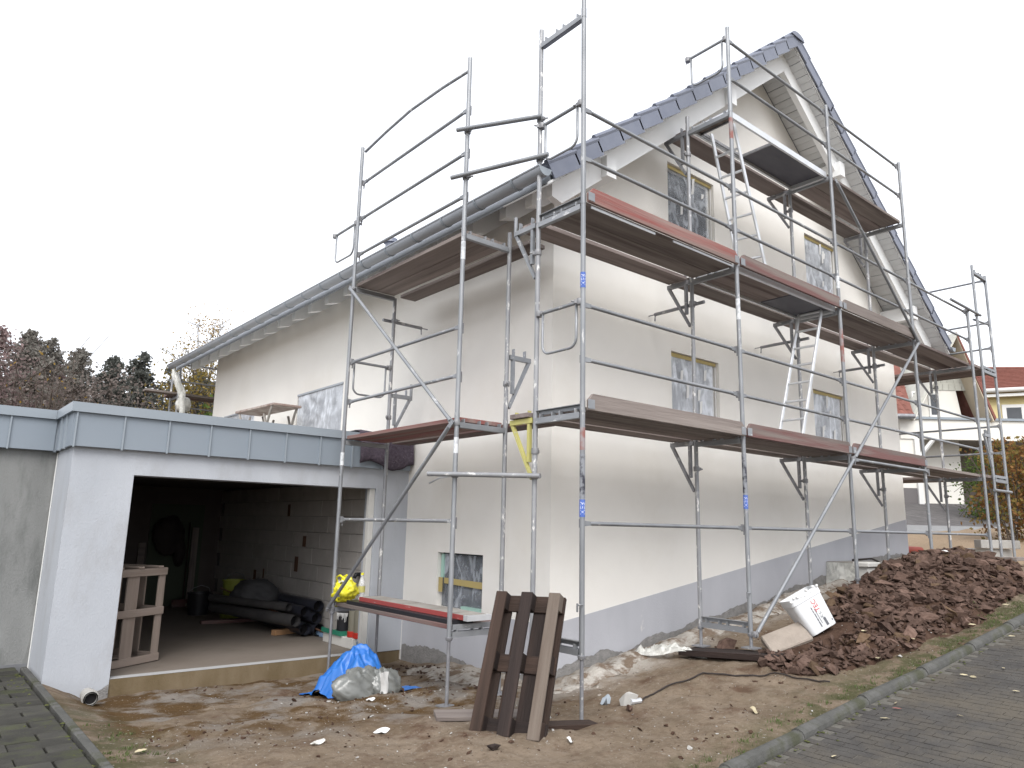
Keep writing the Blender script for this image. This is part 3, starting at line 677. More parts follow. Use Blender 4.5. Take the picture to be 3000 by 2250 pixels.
# far downpipe wrapped in plastic film
ob('downpipe', MB().tube([(.02, 13.62, 2.45), (.05, 13.62, 2.32), (.28, 13.56, 1.95), (.30, 13.55, 1.2), (.30, 13.55, -2.9)], .045, 10), M_['film_milky'], house, smooth=True)
ob('film_wrap', MB().tube([(.04, 13.6, 2.36), (.12, 13.58, 2.15), (.24, 13.56, 1.85), (.29, 13.55, 1.5), (.30, 13.55, .8)], .085, 9, r2=.06), M_['film_milky'], house, smooth=True)
me_c = ob('roof_vent', MB().lathe([(.09, 0), (.09, .16), (.12, .17), (.10, .24), (.02, .25)], 12, T(.9, 5.2, zt(.9)-.1)), M_['tile_dark'], house, smooth='auto')
ob('wall_cable', MB().tube([(XW+.01, 3.15, -.42), (XW-.05, 3.14, -.42), (XW-.22, 3.20, -.45), (XW-.30, 3.32, -.52)], .012, 8), M_['alu'], house, smooth=True)

# ================================================================== GARAGE joined to the house
M_['dim'] = mat('shade_darkened_concrete', (.10,.085,.08), (.13,.11,.10), 2, .95)  # the garage interior's shade is put into this dark colour
garage = thing('garage', 'flat-roofed grey garage with a wide open doorway and zinc parapet beside the house', 'garage', (-1.2, 7.5, -2.8))
YG, XG = 4.3, -3.25
ob('front_wall', MB().mm((XG, YG, -3.3), (-2.64, YG+.30, -.30)).mm((-2.64, YG, -.575), (.382, YG+.30, -.30)).mm((.382, YG, -2.70), (XW, YG+.30, -.30)), M_['render_grey'], garage)
ob('side_wall', MB().mm((XG, YG+.30, -3.3), (XG+.25, 11.3, -.30)), M_['render_grey'], garage)
ob('doorway_trim', MB().mm((.30, YG+.03, -2.70), (.378, YG+.10, -.578)), M_['styro'], garage)
ob('corner_bead', MB().mm((XG-.012, 5.225, -2.9), (XG-.002, 5.245, -.32)), M_['frame_white'], garage)
ob('footing', MB().mm((-2.64, YG+.012, -3.3), (XW-.01, YG+.30, -2.705)), M_['footing'], garage)
ragged('footing_lip', lambda u, z: (u, YG-.006, z), XG, -2.64, lambda u: -3.3, lambda u: -2.76-.10*math.sin((u-XG)*5.2), 'mortar', garage, 5.0, n=30, amp=.05)
ob('floor_slab', MB().mm((XG+.25, YG+.13, -3.0), (.58, 11.05, -2.70)), M_['slab_floor'], garage)
ob('threshold', MB().mm((-2.64, YG+.012, -2.702), (.382, YG+.13, -2.696)), M_['sill_strip'], garage)
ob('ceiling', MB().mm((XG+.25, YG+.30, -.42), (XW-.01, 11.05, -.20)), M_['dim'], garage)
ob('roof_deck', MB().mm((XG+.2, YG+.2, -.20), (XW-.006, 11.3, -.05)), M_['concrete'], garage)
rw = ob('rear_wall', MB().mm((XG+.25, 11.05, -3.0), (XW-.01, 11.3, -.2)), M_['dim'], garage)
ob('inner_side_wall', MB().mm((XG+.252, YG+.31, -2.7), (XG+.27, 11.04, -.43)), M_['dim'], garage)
ob('inner_wall', MB().mm((.60, YG+.30, -3.0), (XW-.012, 11.05, -.42)), M_['mortar'], garage)
iw = D.objects.new('block_wall', None); reg(iw, T(.6, 8, -2.7), garage)
me_bl = MB().box((0, 0, 0), (.03, .495, .244)).mesh('block', M_['blockwork'], bevel=.004)
me_bh = MB().box((0, 0, 0), (.03, .245, .244)).mesh('block', M_['blockwork'], bevel=.004)
for i in range(9):
    z = -2.70+.125+i*.25
    y = YG+.30+(.25 if i % 2 else 0)
    if i % 2: inst('block', me_bh, T(.597, YG+.425, z), iw)
    while y+.25 < 11.05:
        inst('block', me_bl, T(.597+random.uniform(-.002, .002), y+.25, z), iw); y += .5
for y, z, w, h in ((6.9, -1.35, .12, .17), (7.15, -1.72, .13, .24), (8.9, -2.05, .12, .28), (8.5, -1.95, .06, .16), (7.6, -.85, .10, .2), (5.75, -1.18, .045, .08)):
    ob('wall_socket_hole', MB().box((.578, y, z), (.004, w, h)), M_['rust'], garage)
ob('cable_stub', MB().tube([(.58, 4.95, -1.75), (.50, 4.95, -1.75), (.48, 4.95, -1.80)], .03, 8), M_['black_plastic'], garage, smooth=True)
dr = ob('rear_door', MB().mm((.0-.75, 11.02, -2.7), (.25, 11.045, -.75)), mat('dim_green_door', (.07, .085, .06), None, rough=.7), garage)
ob('door_post', MB().mm((-.92, 10.98, -2.7), (-.80, 11.045, -1.5)), M_['wood_grey'], garage)
# zinc parapet: panels between standing seams, coping on top
def fascia(parent, a, b, ztop, zbot, nrm, n):
    a = Vector(a); b = Vector(b); d = (b-a)/n; t = d.normalized(); nv = Vector(nrm)
    for i in range(n):
        p0 = a+d*i; c = p0+d*.5+nv*.012
        M = Matrix((t, nv, Vector((0, 0, 1)))).transposed().to_4x4(); M.translation = (c.x, c.y, (ztop+zbot)/2)
        ob('fascia_panel', MB().box((0, random.uniform(-.001, .001), 0), (d.length-.006, .024, ztop-zbot)), M_['zinc'], parent, M, bevel=.003)
        Ms = M.copy(); Ms.translation = (p0.x+nv.x*.03, p0.y+nv.y*.03, (ztop+zbot)/2-.006)
        ob('fascia_seam', MB().box((0, 0, 0), (.016, .03, ztop-zbot+.012)), M_['zinc_cap'], parent, Ms)
    return
ob('parapet', MB().mm((XG-.02, YG-.05, -.30), (XW-.004, YG+.22, .045)).mm((XG-.02, YG+.22, -.30), (XG+.22, 11.3, .045)), M_['concrete'], garage)
fascia(garage, (-3.27, YG-.05, 0), (.862, YG-.05, 0), .05, -.31, (0, -1, 0), 9)
ob('fascia_panel', MB().mm((-3.288, YG-.076, -.31), (-3.272, YG-.05, .05)), M_['zinc'], garage)
fascia(garage, (-3.27, 5.19, 0), (-3.27, YG-.05, 0), .05, -.31, (-1, 0, 0), 3)
ob('coping', MB().mm((-3.33, YG-.11, .05), (XW-.004, YG+.25, .152)).mm((-3.33, YG+.25, .05), (-2.98, 11.3, .152)), M_['zinc_cap'], garage)
ng = thing('neighbour_garage', 'stained grey garage wall with zinc parapet set back at the picture edge', 'garage', (-6.5, 8, -2.9))
ob('front_wall', MB().mm((-11, 5.25, -3.3), (XG-.014, 5.5, -.30)), M_['render_old'], ng)
ob('plinth', MB().mm((-11, 5.235, -3.3), (XG-.014, 5.249, -2.62)), mat('dark_stained_plinth', (.15, .155, .165), (.20, .205, .21), 3, .9), ng)
ob('parapet', MB().mm((-11, 5.2, -.30), (XG-.10, 5.5, .045)), M_['concrete'], ng)
fascia(ng, (-7.76, 5.19, 0), (-3.31, 5.19, 0), .05, -.31, (0, -1, 0), 10)
ob('coping', MB().mm((-11, 5.13, .05), (-3.332, 5.52, .152)), M_['zinc_cap'], ng)
ob('roof_deck', MB().mm((-11, 5.5, -.2), (XG-.1, 11.3, -.05)), M_['concrete'], ng)
# ================================================================== SCAFFOLDS
FW = .634
XS = [0, 2.533, 5.008, 7.433, 9.95]
TR = .0242
def jack(parent, x, y, ztop, zground, std):
    """screw jack with base plate under a standard"""
    M = T(x, y, zground)
    ob('base_jack', MB().tube([(0, 0, 0), (0, 0, ztop-zground)], .0175, 10).box((0, 0, .006), (.15, .15, .012)).lathe([(.03, ztop-zground-.035), (.036, ztop-zground-.02), (.036, ztop-zground-.005), (.026, ztop-zground)], 10), M_['galv_dark'], parent, M, smooth='auto')
def standard(parent, x, y, z0, z1, m='galv', joints=(), label=None):
    M = T(x, y, (z0+z1)/2) @ Matrix.Rotation(R(90), 4, 'Y')
    L = z1-z0; mb = MB().tube([(-L/2, 0, 0), (L/2, 0, 0)], TR, 14)
    for j in joints:
        a = -(j-(z0+z1)/2)   # local x = -world z
        mb.tube([(a-.05, 0, 0), (a+.05, 0, 0)], TR+.0022, 14)
    return ob('standard', mb, M_[m], parent, M, smooth='auto', label=label)
def transom(parent, p, q, z, pins=True):
    """U-section between two standards"""
    p = Vector((p[0], p[1], z-.042)); q = Vector((q[0], q[1], z-.042)); M, L = axis_frame(p, q)
    mb = MB().box((0, 0, -.024), (L-.044, .05, .006)).box((0, .022, 0), (L-.044, .005, .054)).box((0, -.022, 0), (L-.044, .005, .054))
    if pins:
        for u in (-.38, -.06, .10, .36): mb.box((u*L, .0, .022), (.014, .05, .085))
    return ob('transom', mb, M_['galv'], parent, M)
def lockbar(parent, p, q, z):
    M, L = axis_frame((p[0], p[1], z), (q[0], q[1], z))
    ob('lock_bar', MB().box((0, 0, 0), (L-.05, .035, .006)).box((0, -.016, -.02), (L-.05, .004, .045)), M_['galv'], parent, M)
def rail(parent, p, q, m='galv', off=.0, name='guard_rail', r=.019):
    M, L = axis_frame(p, q)
    a = L/2-.03
    mb = MB().tube([(-a+.09, 0, 0), (a-.09, 0, 0)], r, 12)
    for s in (-1, 1):
        mb.hexa([(s*(a-.10), -r*.9, -r*.9), (s*(a), -.006, -.026), (s*(a), .006, -.026), (s*(a-.10), r*.9, -r*.9), (s*(a-.10), -r*.9, r*.9), (s*(a), -.006, .026), (s*(a), .006, .026), (s*(a-.10), r*.9, r*.9)])
    o = ob(name, mb, M_[m], parent, M, smooth='auto')
    for s in (-1, 1):
        ob('wedge', MB().box((s*(a+.008), .0, 0), (.022, .035, .075)).box((s*(a+.012), -.012, -.03), (.016, .012, .09)), M_['coupler'], o, M)
    return o
def coupler(parent, x, y, z, ax='x'):
    mb = MB().lathe([(.034, -.028), (.036, -.02), (.036, .02), (.034, .028)], 12).box((.04, 0, 0), (.03, .03, .034)).tube([(.02, .0, 0), (.085, .012, 0)], .009, 6)
    return ob('coupler', mb, M_['coupler'], parent, T(x, y, z) @ Matrix.Rotation(random.uniform(0, 6.28), 4, 'Z'), smooth='auto')
def console(parent, x, y, z, d, m='galv_dark', stub=False, L=.33):
    """bracket widening the deck towards the wall; d = unit direction"""
    M = Matrix(((d[0], -d[1], 0, x), (d[1], d[0], 0, y), (0, 0, 1, z), (0, 0, 0, 1)))
    mb = MB().box((.05+L/2-.02, 0, -.03), (L, .045, .05))
    mb.box((.085, 0, -.24), (.035, .035, .38))
    mb.hexa([(.027, -.015, -.58), (.05, -.015, -.60), (.05, .015, -.60), (.027, .015, -.58), (L-.01, -.015, -.05), (L+.03, -.015, -.055), (L+.03, .015, -.055), (L-.01, .015, -.05)])
    for u in (.09, L-.05): mb.box((u, 0, .03), (.012, .04, .08))
    if stub: mb.tube([(L+.03, 0, -.06), (L+.03, 0, .16)], .02, 10)
    o = ob('console_bracket', mb, M_[m], parent, M, smooth='auto')
    coupler(o, x, y, z-.33)
    return o
def end_guard(parent, p, q, z, drop=.42):
    p = Vector((*p, z)); q = Vector((*q, z)); M, L = axis_frame(p, q); a = L/2-.035
    o = ob('end_guard', MB().tube([(-a, 0, 0), (a, 0, 0)], .018, 10), M_['galv'], parent, M, smooth='auto')
    b = a-.05; c = drop; rr = .09; pts = [(-b, 0, 0), (-b, 0, -c+rr)]
    pts += [(-b+rr-rr*math.cos(t), 0, -c+rr-rr*math.sin(t)) for t in np.linspace(.3, math.pi/2, 5)]
    pts += [(b-rr+rr*math.sin(t), 0, -c+rr-rr*math.cos(t)) for t in np.linspace(0, math.pi/2-.3, 5)]+[(b, 0, -c+rr), (b, 0, 0)]
    ob('hoop', MB().tube(pts, .013, 8), M_['galv'], o, M, smooth=True)
    for s in (-1, 1): coupler(o, *(M @ Vector((s*a, 0, 0))))
    return o
def wall_tie(parent, p, d, z, L):
    a = Vector((p[0], p[1]+.0, z)); a = a-Vector((d[0], d[1], 0))*.14+Vector((d[1], d[0], 0))*.05
    b = a+Vector((d[0], d[1], 0))*(L+.0)
    M, LL = axis_frame(a, b)
    o = ob('wall_tie', MB().tube([(-LL/2, 0, 0), (LL/2, 0, 0)], .022, 10).tube([(LL/2-.02, 0, .0), (LL/2+.10, 0, 0)], .008, 6).tube([(LL/2-.01, 0, .02), (LL/2+.0, .0, -.09)], .009, 6), M_['galv_dark'], parent, M, smooth='auto')
    coupler(o, p[0], p[1], z)
def brace(parent, a, b):
    M, L = axis_frame(a, b)
    ob('diagonal_brace', MB().tube([(-L/2+.03, 0, 0), (L/2-.03, 0, 0)], .021, 12).box((-L/2+.02, 0, 0), (.10, .012, .05)).box((L/2-.02, 0, 0), (.10, .012, .05)), M_['galv'], parent, M, smooth='auto')
def toe(parent, x0, x1, z, m, label=None):
    o = plank('toe_board', (x0+.03, -.034, z+.077), (x1-.03, -.034, z+.077), .152, .032, M_[m], parent, up=(0, -1, 0), bevel=.003, label=label, chamfer=.06)
    for x in (x0+.06, x1-.06): ob('end_plate', MB().box((x, -.053, z+.055), (.085, .004, .085)), M_['galv'], o)
    return o

STICK = []
gs = thing('scaffold', 'tall tube scaffold with plank decks along the gable wall', 'scaffold', (5, .3, -2.3))
tops_p = [4.65, 5.14, 5.10, 5.06, 3.06]; tops_q = [4.19, 4.20, 4.0, 4.0, 2.0]
for i, x in enumerate(XS):
    for y, top, nm in ((0, tops_p[i], 'galv'), (FW, tops_q[i], 'galv_splash')):
        g = gz(x, y)
        if i == 1: g = max(g, float(zg(x, y))+.06)
        z0 = max(-2.10, g+.12) if i < 3 else g-.05
        joints = [j for j in (0.03, 2.03, 4.03) if j < top-.2]
        s = standard(gs, x, y, z0, top, nm, joints)
        if i < 3: jack(gs, x, y, z0+.01, g-.004, s)
        # paint bands and stickers
        if y == 0 and i in (0, 1, 2):
            if i == 0: bands = [(-.36, -.16, 'tube_red'), (-.78, -.40, 'tube_black')]
            elif i == 1: bands = [(3.62, 3.90, 'tube_red'), (1.35, 1.60, 'tube_white'), (-.62, -.2, 'tube_black')]
            else: bands = [(1.25, 1.72, 'tube_red'), (2.30, 2.48, 'tube_white')]
            for a, b, mm in bands: ob('paint_band', MB().tube([(x, 0, a), (x, 0, b)], TR+.0012, 14, cap=False), M_[mm], s, smooth=True)
        if y == 0 and i in (0, 1):
            for zc in ((-.87, 1.22) if i == 0 else (-.72,)):
                st = ob('sticker', MB().tube([(x, 0, zc-.075), (x, 0, zc+.075)], TR+.0020, 14, cap=False), M_['sticker_blue'], s, smooth=True); STICK.append((s, x, zc))
        if i in (0, 1) and y == 0:
            for zz in (-1.68,):
                ob('toggle_pin', MB().tube([(x-.02, -.03, zz), (x-.085, -.03, zz)], .007, 6).box((x-.085, -.03, zz-.02), (.012, .012, .07)), M_['galv'], s)
    if i < 3: transom(gs, (x, 0), (x, FW), -2.03, True) if i < 2 else None
    if i < 2: lockbar(gs, (x, 0), (x, FW), -1.985)
    transom(gs, (x, 0), (x, FW), -.002); transom(gs, (x, 0), (x, FW), 1.998)
    if 1 <= i <= 3: transom(gs, (x, 0), (x, FW), 3.998)
    for z in (0, 2, 4):
        if z == 4 and not 1 <= i <= 3: continue
        console(gs, x, FW, z, (0, 1), 'yellow_paint' if (i == 0 and z == 0) else ('galv_dark' if i else 'galv'), stub=(i == 0 and z == 2))
for i, z in ((0, .055), (0, 2.06)): lockbar(gs, (XS[0], 0), (XS[0], FW), z)
transom(gs, (0, 0), (0, FW), 4.03)
for i in range(4):
    a, b = XS[i], XS[i+1]
    rail(gs, (a, .034, -1.0), (b, .034, -1.0), 'galv', name='ledger')
    for z in (.48, 1.0, 2.48, 3.0): rail(gs, (a, .034, z), (b, .034, z), 'galv')
    if i in (1, 2):
        for z in (4.48, 5.0): rail(gs, (a, .034, z), (b, .034, z), 'galv')
rail(gs, (XS[2], -.05, -.07), (XS[3], -.05, -.07), 'galv', name='ledger')
for a, b in (((XS[1], -.065, -2.10), (XS[2], -.065, -.06)), ((XS[2], -.07, -.06), (XS[3], -.07, 1.95)), ((XS[3], -.075, 1.95), (XS[2], -.075, 3.88))): brace(gs, a, b)
for p in ((XS[2], -.05, -.06), (XS[3], -.05, 1.95), (XS[1], -.05, -2.10)): coupler(gs, *p)
for i in (1, 2, 3): wall_tie(gs, (XS[i], FW), (0, 1), 1.69, .76)
for i in (1,): wall_tie(gs, (XS[i]+1.0, FW+.1), (0, 1), .26, .62) if False else None
end_guard(gs, (0, 0), (0, FW), 1.02); end_guard(gs, (0, 0), (0, FW), 3.05); end_guard(gs, (XS[1], 0), (XS[1], FW), 5.0)
# decks
def bay_deck(i, z, mats, x0=None, x1=None, cx0=None):
    a = (XS[i] if x0 is None else x0)+.02; b = (XS[i+1] if x1 is None else x1)-.02
    for k, (y0, y1) in enumerate(((.045, .325), (.335, .605), (.69, .965))):
        m = mats[k]
        if not m: continue
        aa = a if (k < 2 or cx0 is None) else cx0
        plank('deck_plank', (aa, (y0+y1)/2, z+.02+.002*k), (b, (y0+y1)/2, z+.02+.002*k), y1-y0, .044, M_[m], gs)
bay_deck(0, 0, ('wood_grey', 'wood_brown', 'wood_brown'), cx0=-.05)
bay_deck(1, 0, ('wood_brown', 'wood_grey', 'wood_grey')); bay_deck(2, 0, ('wood_grey', 'wood_grey', 'wood_brown')); bay_deck(3, 0, ('wood_grey', 'wood_grey', 'wood_grey'))
bay_deck(0, 2, ('wood_grey', 'wood_grey', 'wood_brown')); bay_deck(1, 2, (None, None, 'wood_grey')); bay_deck(2, 2, ('wood_grey', 'wood_brown', 'wood_brown')); bay_deck(3, 2, ('wood_brown', 'wood_brown', 'wood_grey'))
bay_deck(1, 4, (None, None, 'wood_brown')); bay_deck(2, 4, ('wood_grey', 'wood_brown', 'wood_grey'))
# hatch decks: frame, boards, dark lid
def hatch_deck(z, xh0, xh1, opened):
    a, b = XS[1]+.03, XS[2]-.03
    hd = ob('hatch_deck', MB().mm((a, .045, z-.03), (b, .075, z+.05)).mm((a, .57, z-.03), (b, .60, z+.05)).mm((a, .075, z-.03), (a+.04, .57, z+.04)).mm((b-.05, .075, z-.05), (b, .57, z+.04)), M_['alu'], gs)
    if opened:
        ob('deck_board', MB().mm((a+.04, .075, z+.01), (xh0, .57, z+.028)), M_['wood_grey'], hd)
        ob('deck_board', MB().mm((xh1, .075, z+.01), (b-.05, .57, z+.028)), M_['ply_dark'], hd)
        ob('hatch_frame', MB().mm((xh0, .075, z-.015), (xh0+.02, .57, z+.02)).mm((xh1-.02, .075, z-.015), (xh1, .57, z+.02)).mm((xh0, .535, z-.015), (xh1, .555, z+.02)), M_['coupler'], hd)
    else:
        ob('deck_board', MB().mm((a+.04, .075, z+.005), (xh0, .57, z+.028)), M_['wood_brown'], hd)
        ob('hatch_lid', MB().mm((xh0+.01, .08, z-.004), (b-.05, .565, z+.02)), M_['ply_dark'], hd)
hatch_deck(4.0, 2.72, 3.62, True); hatch_deck(2.0, 3.95, 4.95, False)
toe(gs, XS[0], XS[1], 0, 'wood_grey'); toe(gs, XS[1], XS[2], 0, 'wood_redbrown'); toe(gs, XS[2], XS[3], 0, 'wood_redbrown')
toe(gs, XS[0], XS[1], 2, 'wood_red', 'red painted toe board with white end plate'); toe(gs, XS[1], XS[2], 2, 'wood_redbrown'); toe(gs, XS[2], XS[3], 2, 'wood_grey')
ob('metal_strip', MB().mm((.10, -.012, 1.965), (1.05, .0, 1.99)), M_['alu'], gs)
ob('metal_strip', MB().mm((1.35, -.012, 1.968), (2.45, .0, 1.988)), M_['alu'], gs)

# eave-side scaffold of one bay
AX, AY, BY = -.367, 1.418, 3.88; IX = AX+FW
es = thing('scaffold', 'single-bay scaffold between garage doorway and house corner, tall guard rails above the gutter', 'scaffold', (AX, 2.6, -2.8))
for y, t0, t1 in ((AY, 4.10, 2.20), (BY, 4.02, 2.0)):
    for x, top, nm in ((AX, t0, 'galv'), (IX, t1, 'galv_splash')):
        g = float(zg(x, y)); 
        if y == BY and x == AX: pass
        s = standard(es, x, y, -2.10 if not (x == IX and y == BY) else -2.12, top, nm, [j for j in (.03, 2.03) if j < top-.1])
        jack(es, x, y, -2.09, g-.004, s)
        if x == AX: ob('paint_band', MB().tube([(x, y, -.33), (x, y, -.17)], TR+.0012, 14, cap=False), M_['tube_white'], s, smooth=True)
        if x == AX and y == AY:
            ob('paint_band', MB().tube([(x, y, 1.72), (x, y, 1.92)], TR+.0012, 14, cap=False), M_['tube_white'], s, smooth=True)
    for z in (-2.03, 0, 2.03): transom(es, (AX, y), (IX, y), z, y == AY)
    lockbar(es, (AX, y), (IX, y), -1.985)
    console(es, IX, y, .80 if y == AY else .68, (1, 0), 'galv', stub=(y != AY), L=.30)
rail(es, (AX+.034, AY, -1.0), (AX+.034, BY, -1.0), 'galv_splash', name='ledger')
for z in (.48, 1.0): rail(es, (AX+.034, AY, z), (AX+.034, BY, z))
for z in (2.47, 2.98, 3.5): rail(es, (AX+.034, AY, z), (AX+.034, BY, z))
ob('guard_rail', MB().tube([(AX+.03, AY+.03, 3.98), (AX+.03, AY+.6, 4.03), (AX+.03, AY+1.3, 4.06), (AX+.03, AY+1.9, 4.02), (AX+.03, BY-.03, 3.96)], .018, 10), M_['galv'], es, smooth=True, label='slightly bent topmost guard rail')
brace(es, (AX-.05, BY, 1.99), (AX-.05, AY+.02, -.02)); brace(es, (AX-.055, AY+.03, -.04), (AX-.055, BY+.01, -2.06))
coupler(es, AX, AY, -.02); coupler(es, AX, BY, 1.99); coupler(es, AX, BY, -2.06)
wall_tie(es, (IX, BY), (1, 0), 1.68, .62)
end_guard(es, (AX, BY), (IX, BY), 1.02); end_guard(es, (AX, BY), (AX, BY+.70), 2.93)
for (x0, x1), m in zip(((AX+.035, AX+.315), (AX+.325, AX+.60)), ('wood_red', 'wood_red')):
    plank('deck_plank', ((x0+x1)/2, AY+.02, .022), ((x0+x1)/2, BY-.02, .022), x1-x0, .044, M_[m], es)
    plank('deck_plank', ((x0+x1)/2, AY+.02, 2.045), ((x0+x1)/2, BY-.02, 2.045), x1-x0, .044, M_['wood_grey'], es)
    plank('deck_plank', ((x0+x1)/2, AY+.02, -2.01), ((x0+x1)/2, BY+.02, -2.01), x1-x0, .044, M_['wood_redbrown'], es)
plank('deck_plank', (.455, .985, .024), (.455, BY-.02, .02), .26, .044, M_['wood_redbrown'], es)
plank('deck_plank', (.455, AY-.25, 2.04), (.455, BY-.02, 2.04), .24, .044, M_['wood_grey'], es)
# tubes tying the two scaffolds together
for z0, z1, e0, e1, mm in ((3.20, 3.14, .12, .02, 'galv'), (2.66, 2.69, .17, .10, 'galv'), (-.545, -.568, .30, .06, 'galv_splash')):
    a = Vector((AX-.045, AY-.045, z0)); b = Vector((0-.045, FW-.045, z1)); d = (b-a).normalized()
    t_ = tube('tie_tube', a-d*e0, b+d*e1, TR, M_[mm], es, 14)
    coupler(t_, AX, AY, z0); coupler(t_, 0, FW, z1)

# right-hand scaffold round the far corner
rs = thing('scaffold', 'scaffold along the far eave wall, right of the gable, seen end-on', 'scaffold', (10.7, 2.5, -1.4))
RX0, RX1 = 10.37, 11.04
for k, y in enumerate((-.02, 2.5, 5.0, 7.5)):
    for x in (RX0, RX1):
        top = 3.95 if x == RX1 else (4.0 if k == 0 else 2.0)
        standard(rs, x, y, float(zg(x, y))+.02 if k else gz(x, y)-.02, top, 'galv', (.03, 2.03))
    for z in (0, 2.0): transom(rs, (RX0, y), (RX1, y), z)
for z in (.055, 2.06): lockbar(rs, (RX0, -.02), (RX1, -.02), z)
transom(rs, (RX0, -.02), (RX1, -.02), 3.9)
console(rs, RX0, -.02, .78, (-1, 0), 'galv', L=.25)
for y0, y1 in ((-.02, 2.5), (2.5, 5.0), (5.0, 7.5)):
    for z in (.5, 1.0, 2.5, 3.0, 3.85): rail(rs, (RX1-.03, y0, z), (RX1-.03, y1, z))
    for z in (0, 2.0):
        for x0, x1 in ((RX0+.03, RX0+.33), (RX0+.34, RX1-.03)): plank('deck_plank', ((x0+x1)/2, y0+.02, z+.02), ((x0+x1)/2, y1-.02, z+.02), x1-x0, .05, M_['wood_brown'], rs)
        plank('deck_plank', (RX0-.17, y0+.02, z+.02), (RX0-.17, y1-.02, z+.02), .27, .05, M_['wood_brown'], rs)
t_ = tube('tie_tube', (RX0-.15, -.06, -.22), (RX1+.05, -.06, -.22), TR, M_['galv'], rs); coupler(t_, RX0, -.02, -.22); coupler(t_, RX1, -.02, -.22)
t_ = tube('tie_tube', (XS[4]-.9, -.05, 3.03), (RX0+.1, -.05, 3.03), TR, M_['galv'], rs); coupler(t_, XS[4], 0, 3.03); coupler(t_, RX0, -.02, 3.03)
ob('tube_stub', MB().tube([(RX0, .04, 2.95), (RX1, .0, 2.97)], .02, 8), M_['galv'], rs, smooth=True)

# scaffold at the far left end of the house
fs = thing('scaffold', 'distant scaffold with one long plank behind the gutter end, above the garage roof', 'scaffold', (.4, 14.2, -2.9))
for x, y in ((.28, 14.0), (.28, 14.65), (2.8, 14.0), (2.8, 14.65)): standard(fs, x, y, -2.9, 2.75, 'galv_splash', (.03, 1.95))
for z in (2.25, 2.68, 1.62): rail(fs, (.28, 14.0, z), (2.8, 14.0, z), 'galv_dark')
plank('deck_plank', (-.45, 14.15, 1.96), (2.9, 14.15, 1.92), .28, .05, M_['wood_grey'], fs); plank('deck_plank', (.1, 14.45, 1.93), (2.9, 14.45, 1.93), .28, .05, M_['wood_redbrown'], fs)
transom(fs, (.28, 14.0), (.28, 14.65), 1.90); coupler(fs, .28, 14.0, 2.68); coupler(fs, .28, 14.0, 1.60)
ob('bundled_netting', MB().lathe([(.05, 0), (.16, .05), (.19, .2), (.15, .33), (.12, .36)], 10, T(.42, 14.0, 1.5)), M_['film_milky'], fs, smooth=True)

# ladders through the hatches
def ladder(label, b0, b1, t0, t1, ext=0.0):
    ld = thing('ladder', label, 'ladder', (b0[0], (b0[1]+b1[1])/2, b0[2]), 'aluminium ladders between the scaffold decks')
    b0, b1, t0, t1 = map(Vector, (b0, b1, t0, t1))
    for b, t in ((b0, t0), (b1, t1)):
        M, L = axis_frame(b, t+(t-b).normalized()*ext, (0, 1, 0)); ob('stile', MB().box((0, 0, 0), (L, .052, .022)), M_['alu'], ld, M, bevel=.003)
    n = int((t0-b0).length/.28)
    for k in range(n+1):
        f = (k+.4)*.28/(t0-b0).length
        if f > 1: break
        p, q = b0.lerp(t0, f), b1.lerp(t1, f); o = (q-p).normalized()*.012
        M, L = axis_frame(p-o, q+o); ob('rung', MB().box((0, 0, 0), (L, .028, .028)), M_['alu'], ld, M, bevel=.005)
ladder('lower aluminium ladder leaning right up to the second scaffold deck', (4.09, .17, .045), (4.09, .50, .045), (4.84, .17, 1.99), (4.84, .50, 1.99))
ladder('upper aluminium ladder leaning left up through the open hatch of the top deck', (3.53, .17, 2.03), (3.45, .50, 2.03), (2.87, .17, 3.99), (2.87, .50, 3.99), .04)

# ================================================================== LOOSE THINGS
tag(plank('scaffold_plank', (-.185, 1.46, -1.966), (-.185, 3.62, -1.966), .27, .044, M_['black_plastic'], None), 'black-edged plank lying between two red planks on the low bench', 'plank')
sp_ = thing('scaffold_plank', 'red edged plank with dusty plaster top, uppermost on the low bench', 'plank', (-.10, 2.4, -1.94))
ob('board', MB().mm((-.245, 1.30, -1.943), (.045, 3.45, -1.895)), mat('bright_red_edge', (.33, .055, .05), (.26, .06, .06), 6, .7, stretch=(2, .3, 2), c3=(.45,.42,.4), s3=9, t3=(.66,.72)), sp_, bevel=.003)
ob('plaster_layer', MB().grid([[(-.24+.28*i/8, 1.31+2.13*j/40, -1.894+.007*float(fbm(i*.9, j*.7, 3))*min(1, i, 8-i, j, 40-j)) for j in range(41)] for i in range(9)]), M_['wood_top'], sp_, smooth=True)
ob('end_shoe', MB().mm((-.248, 1.292, -1.945), (.048, 1.36, -1.893)), M_['alu'], sp_)

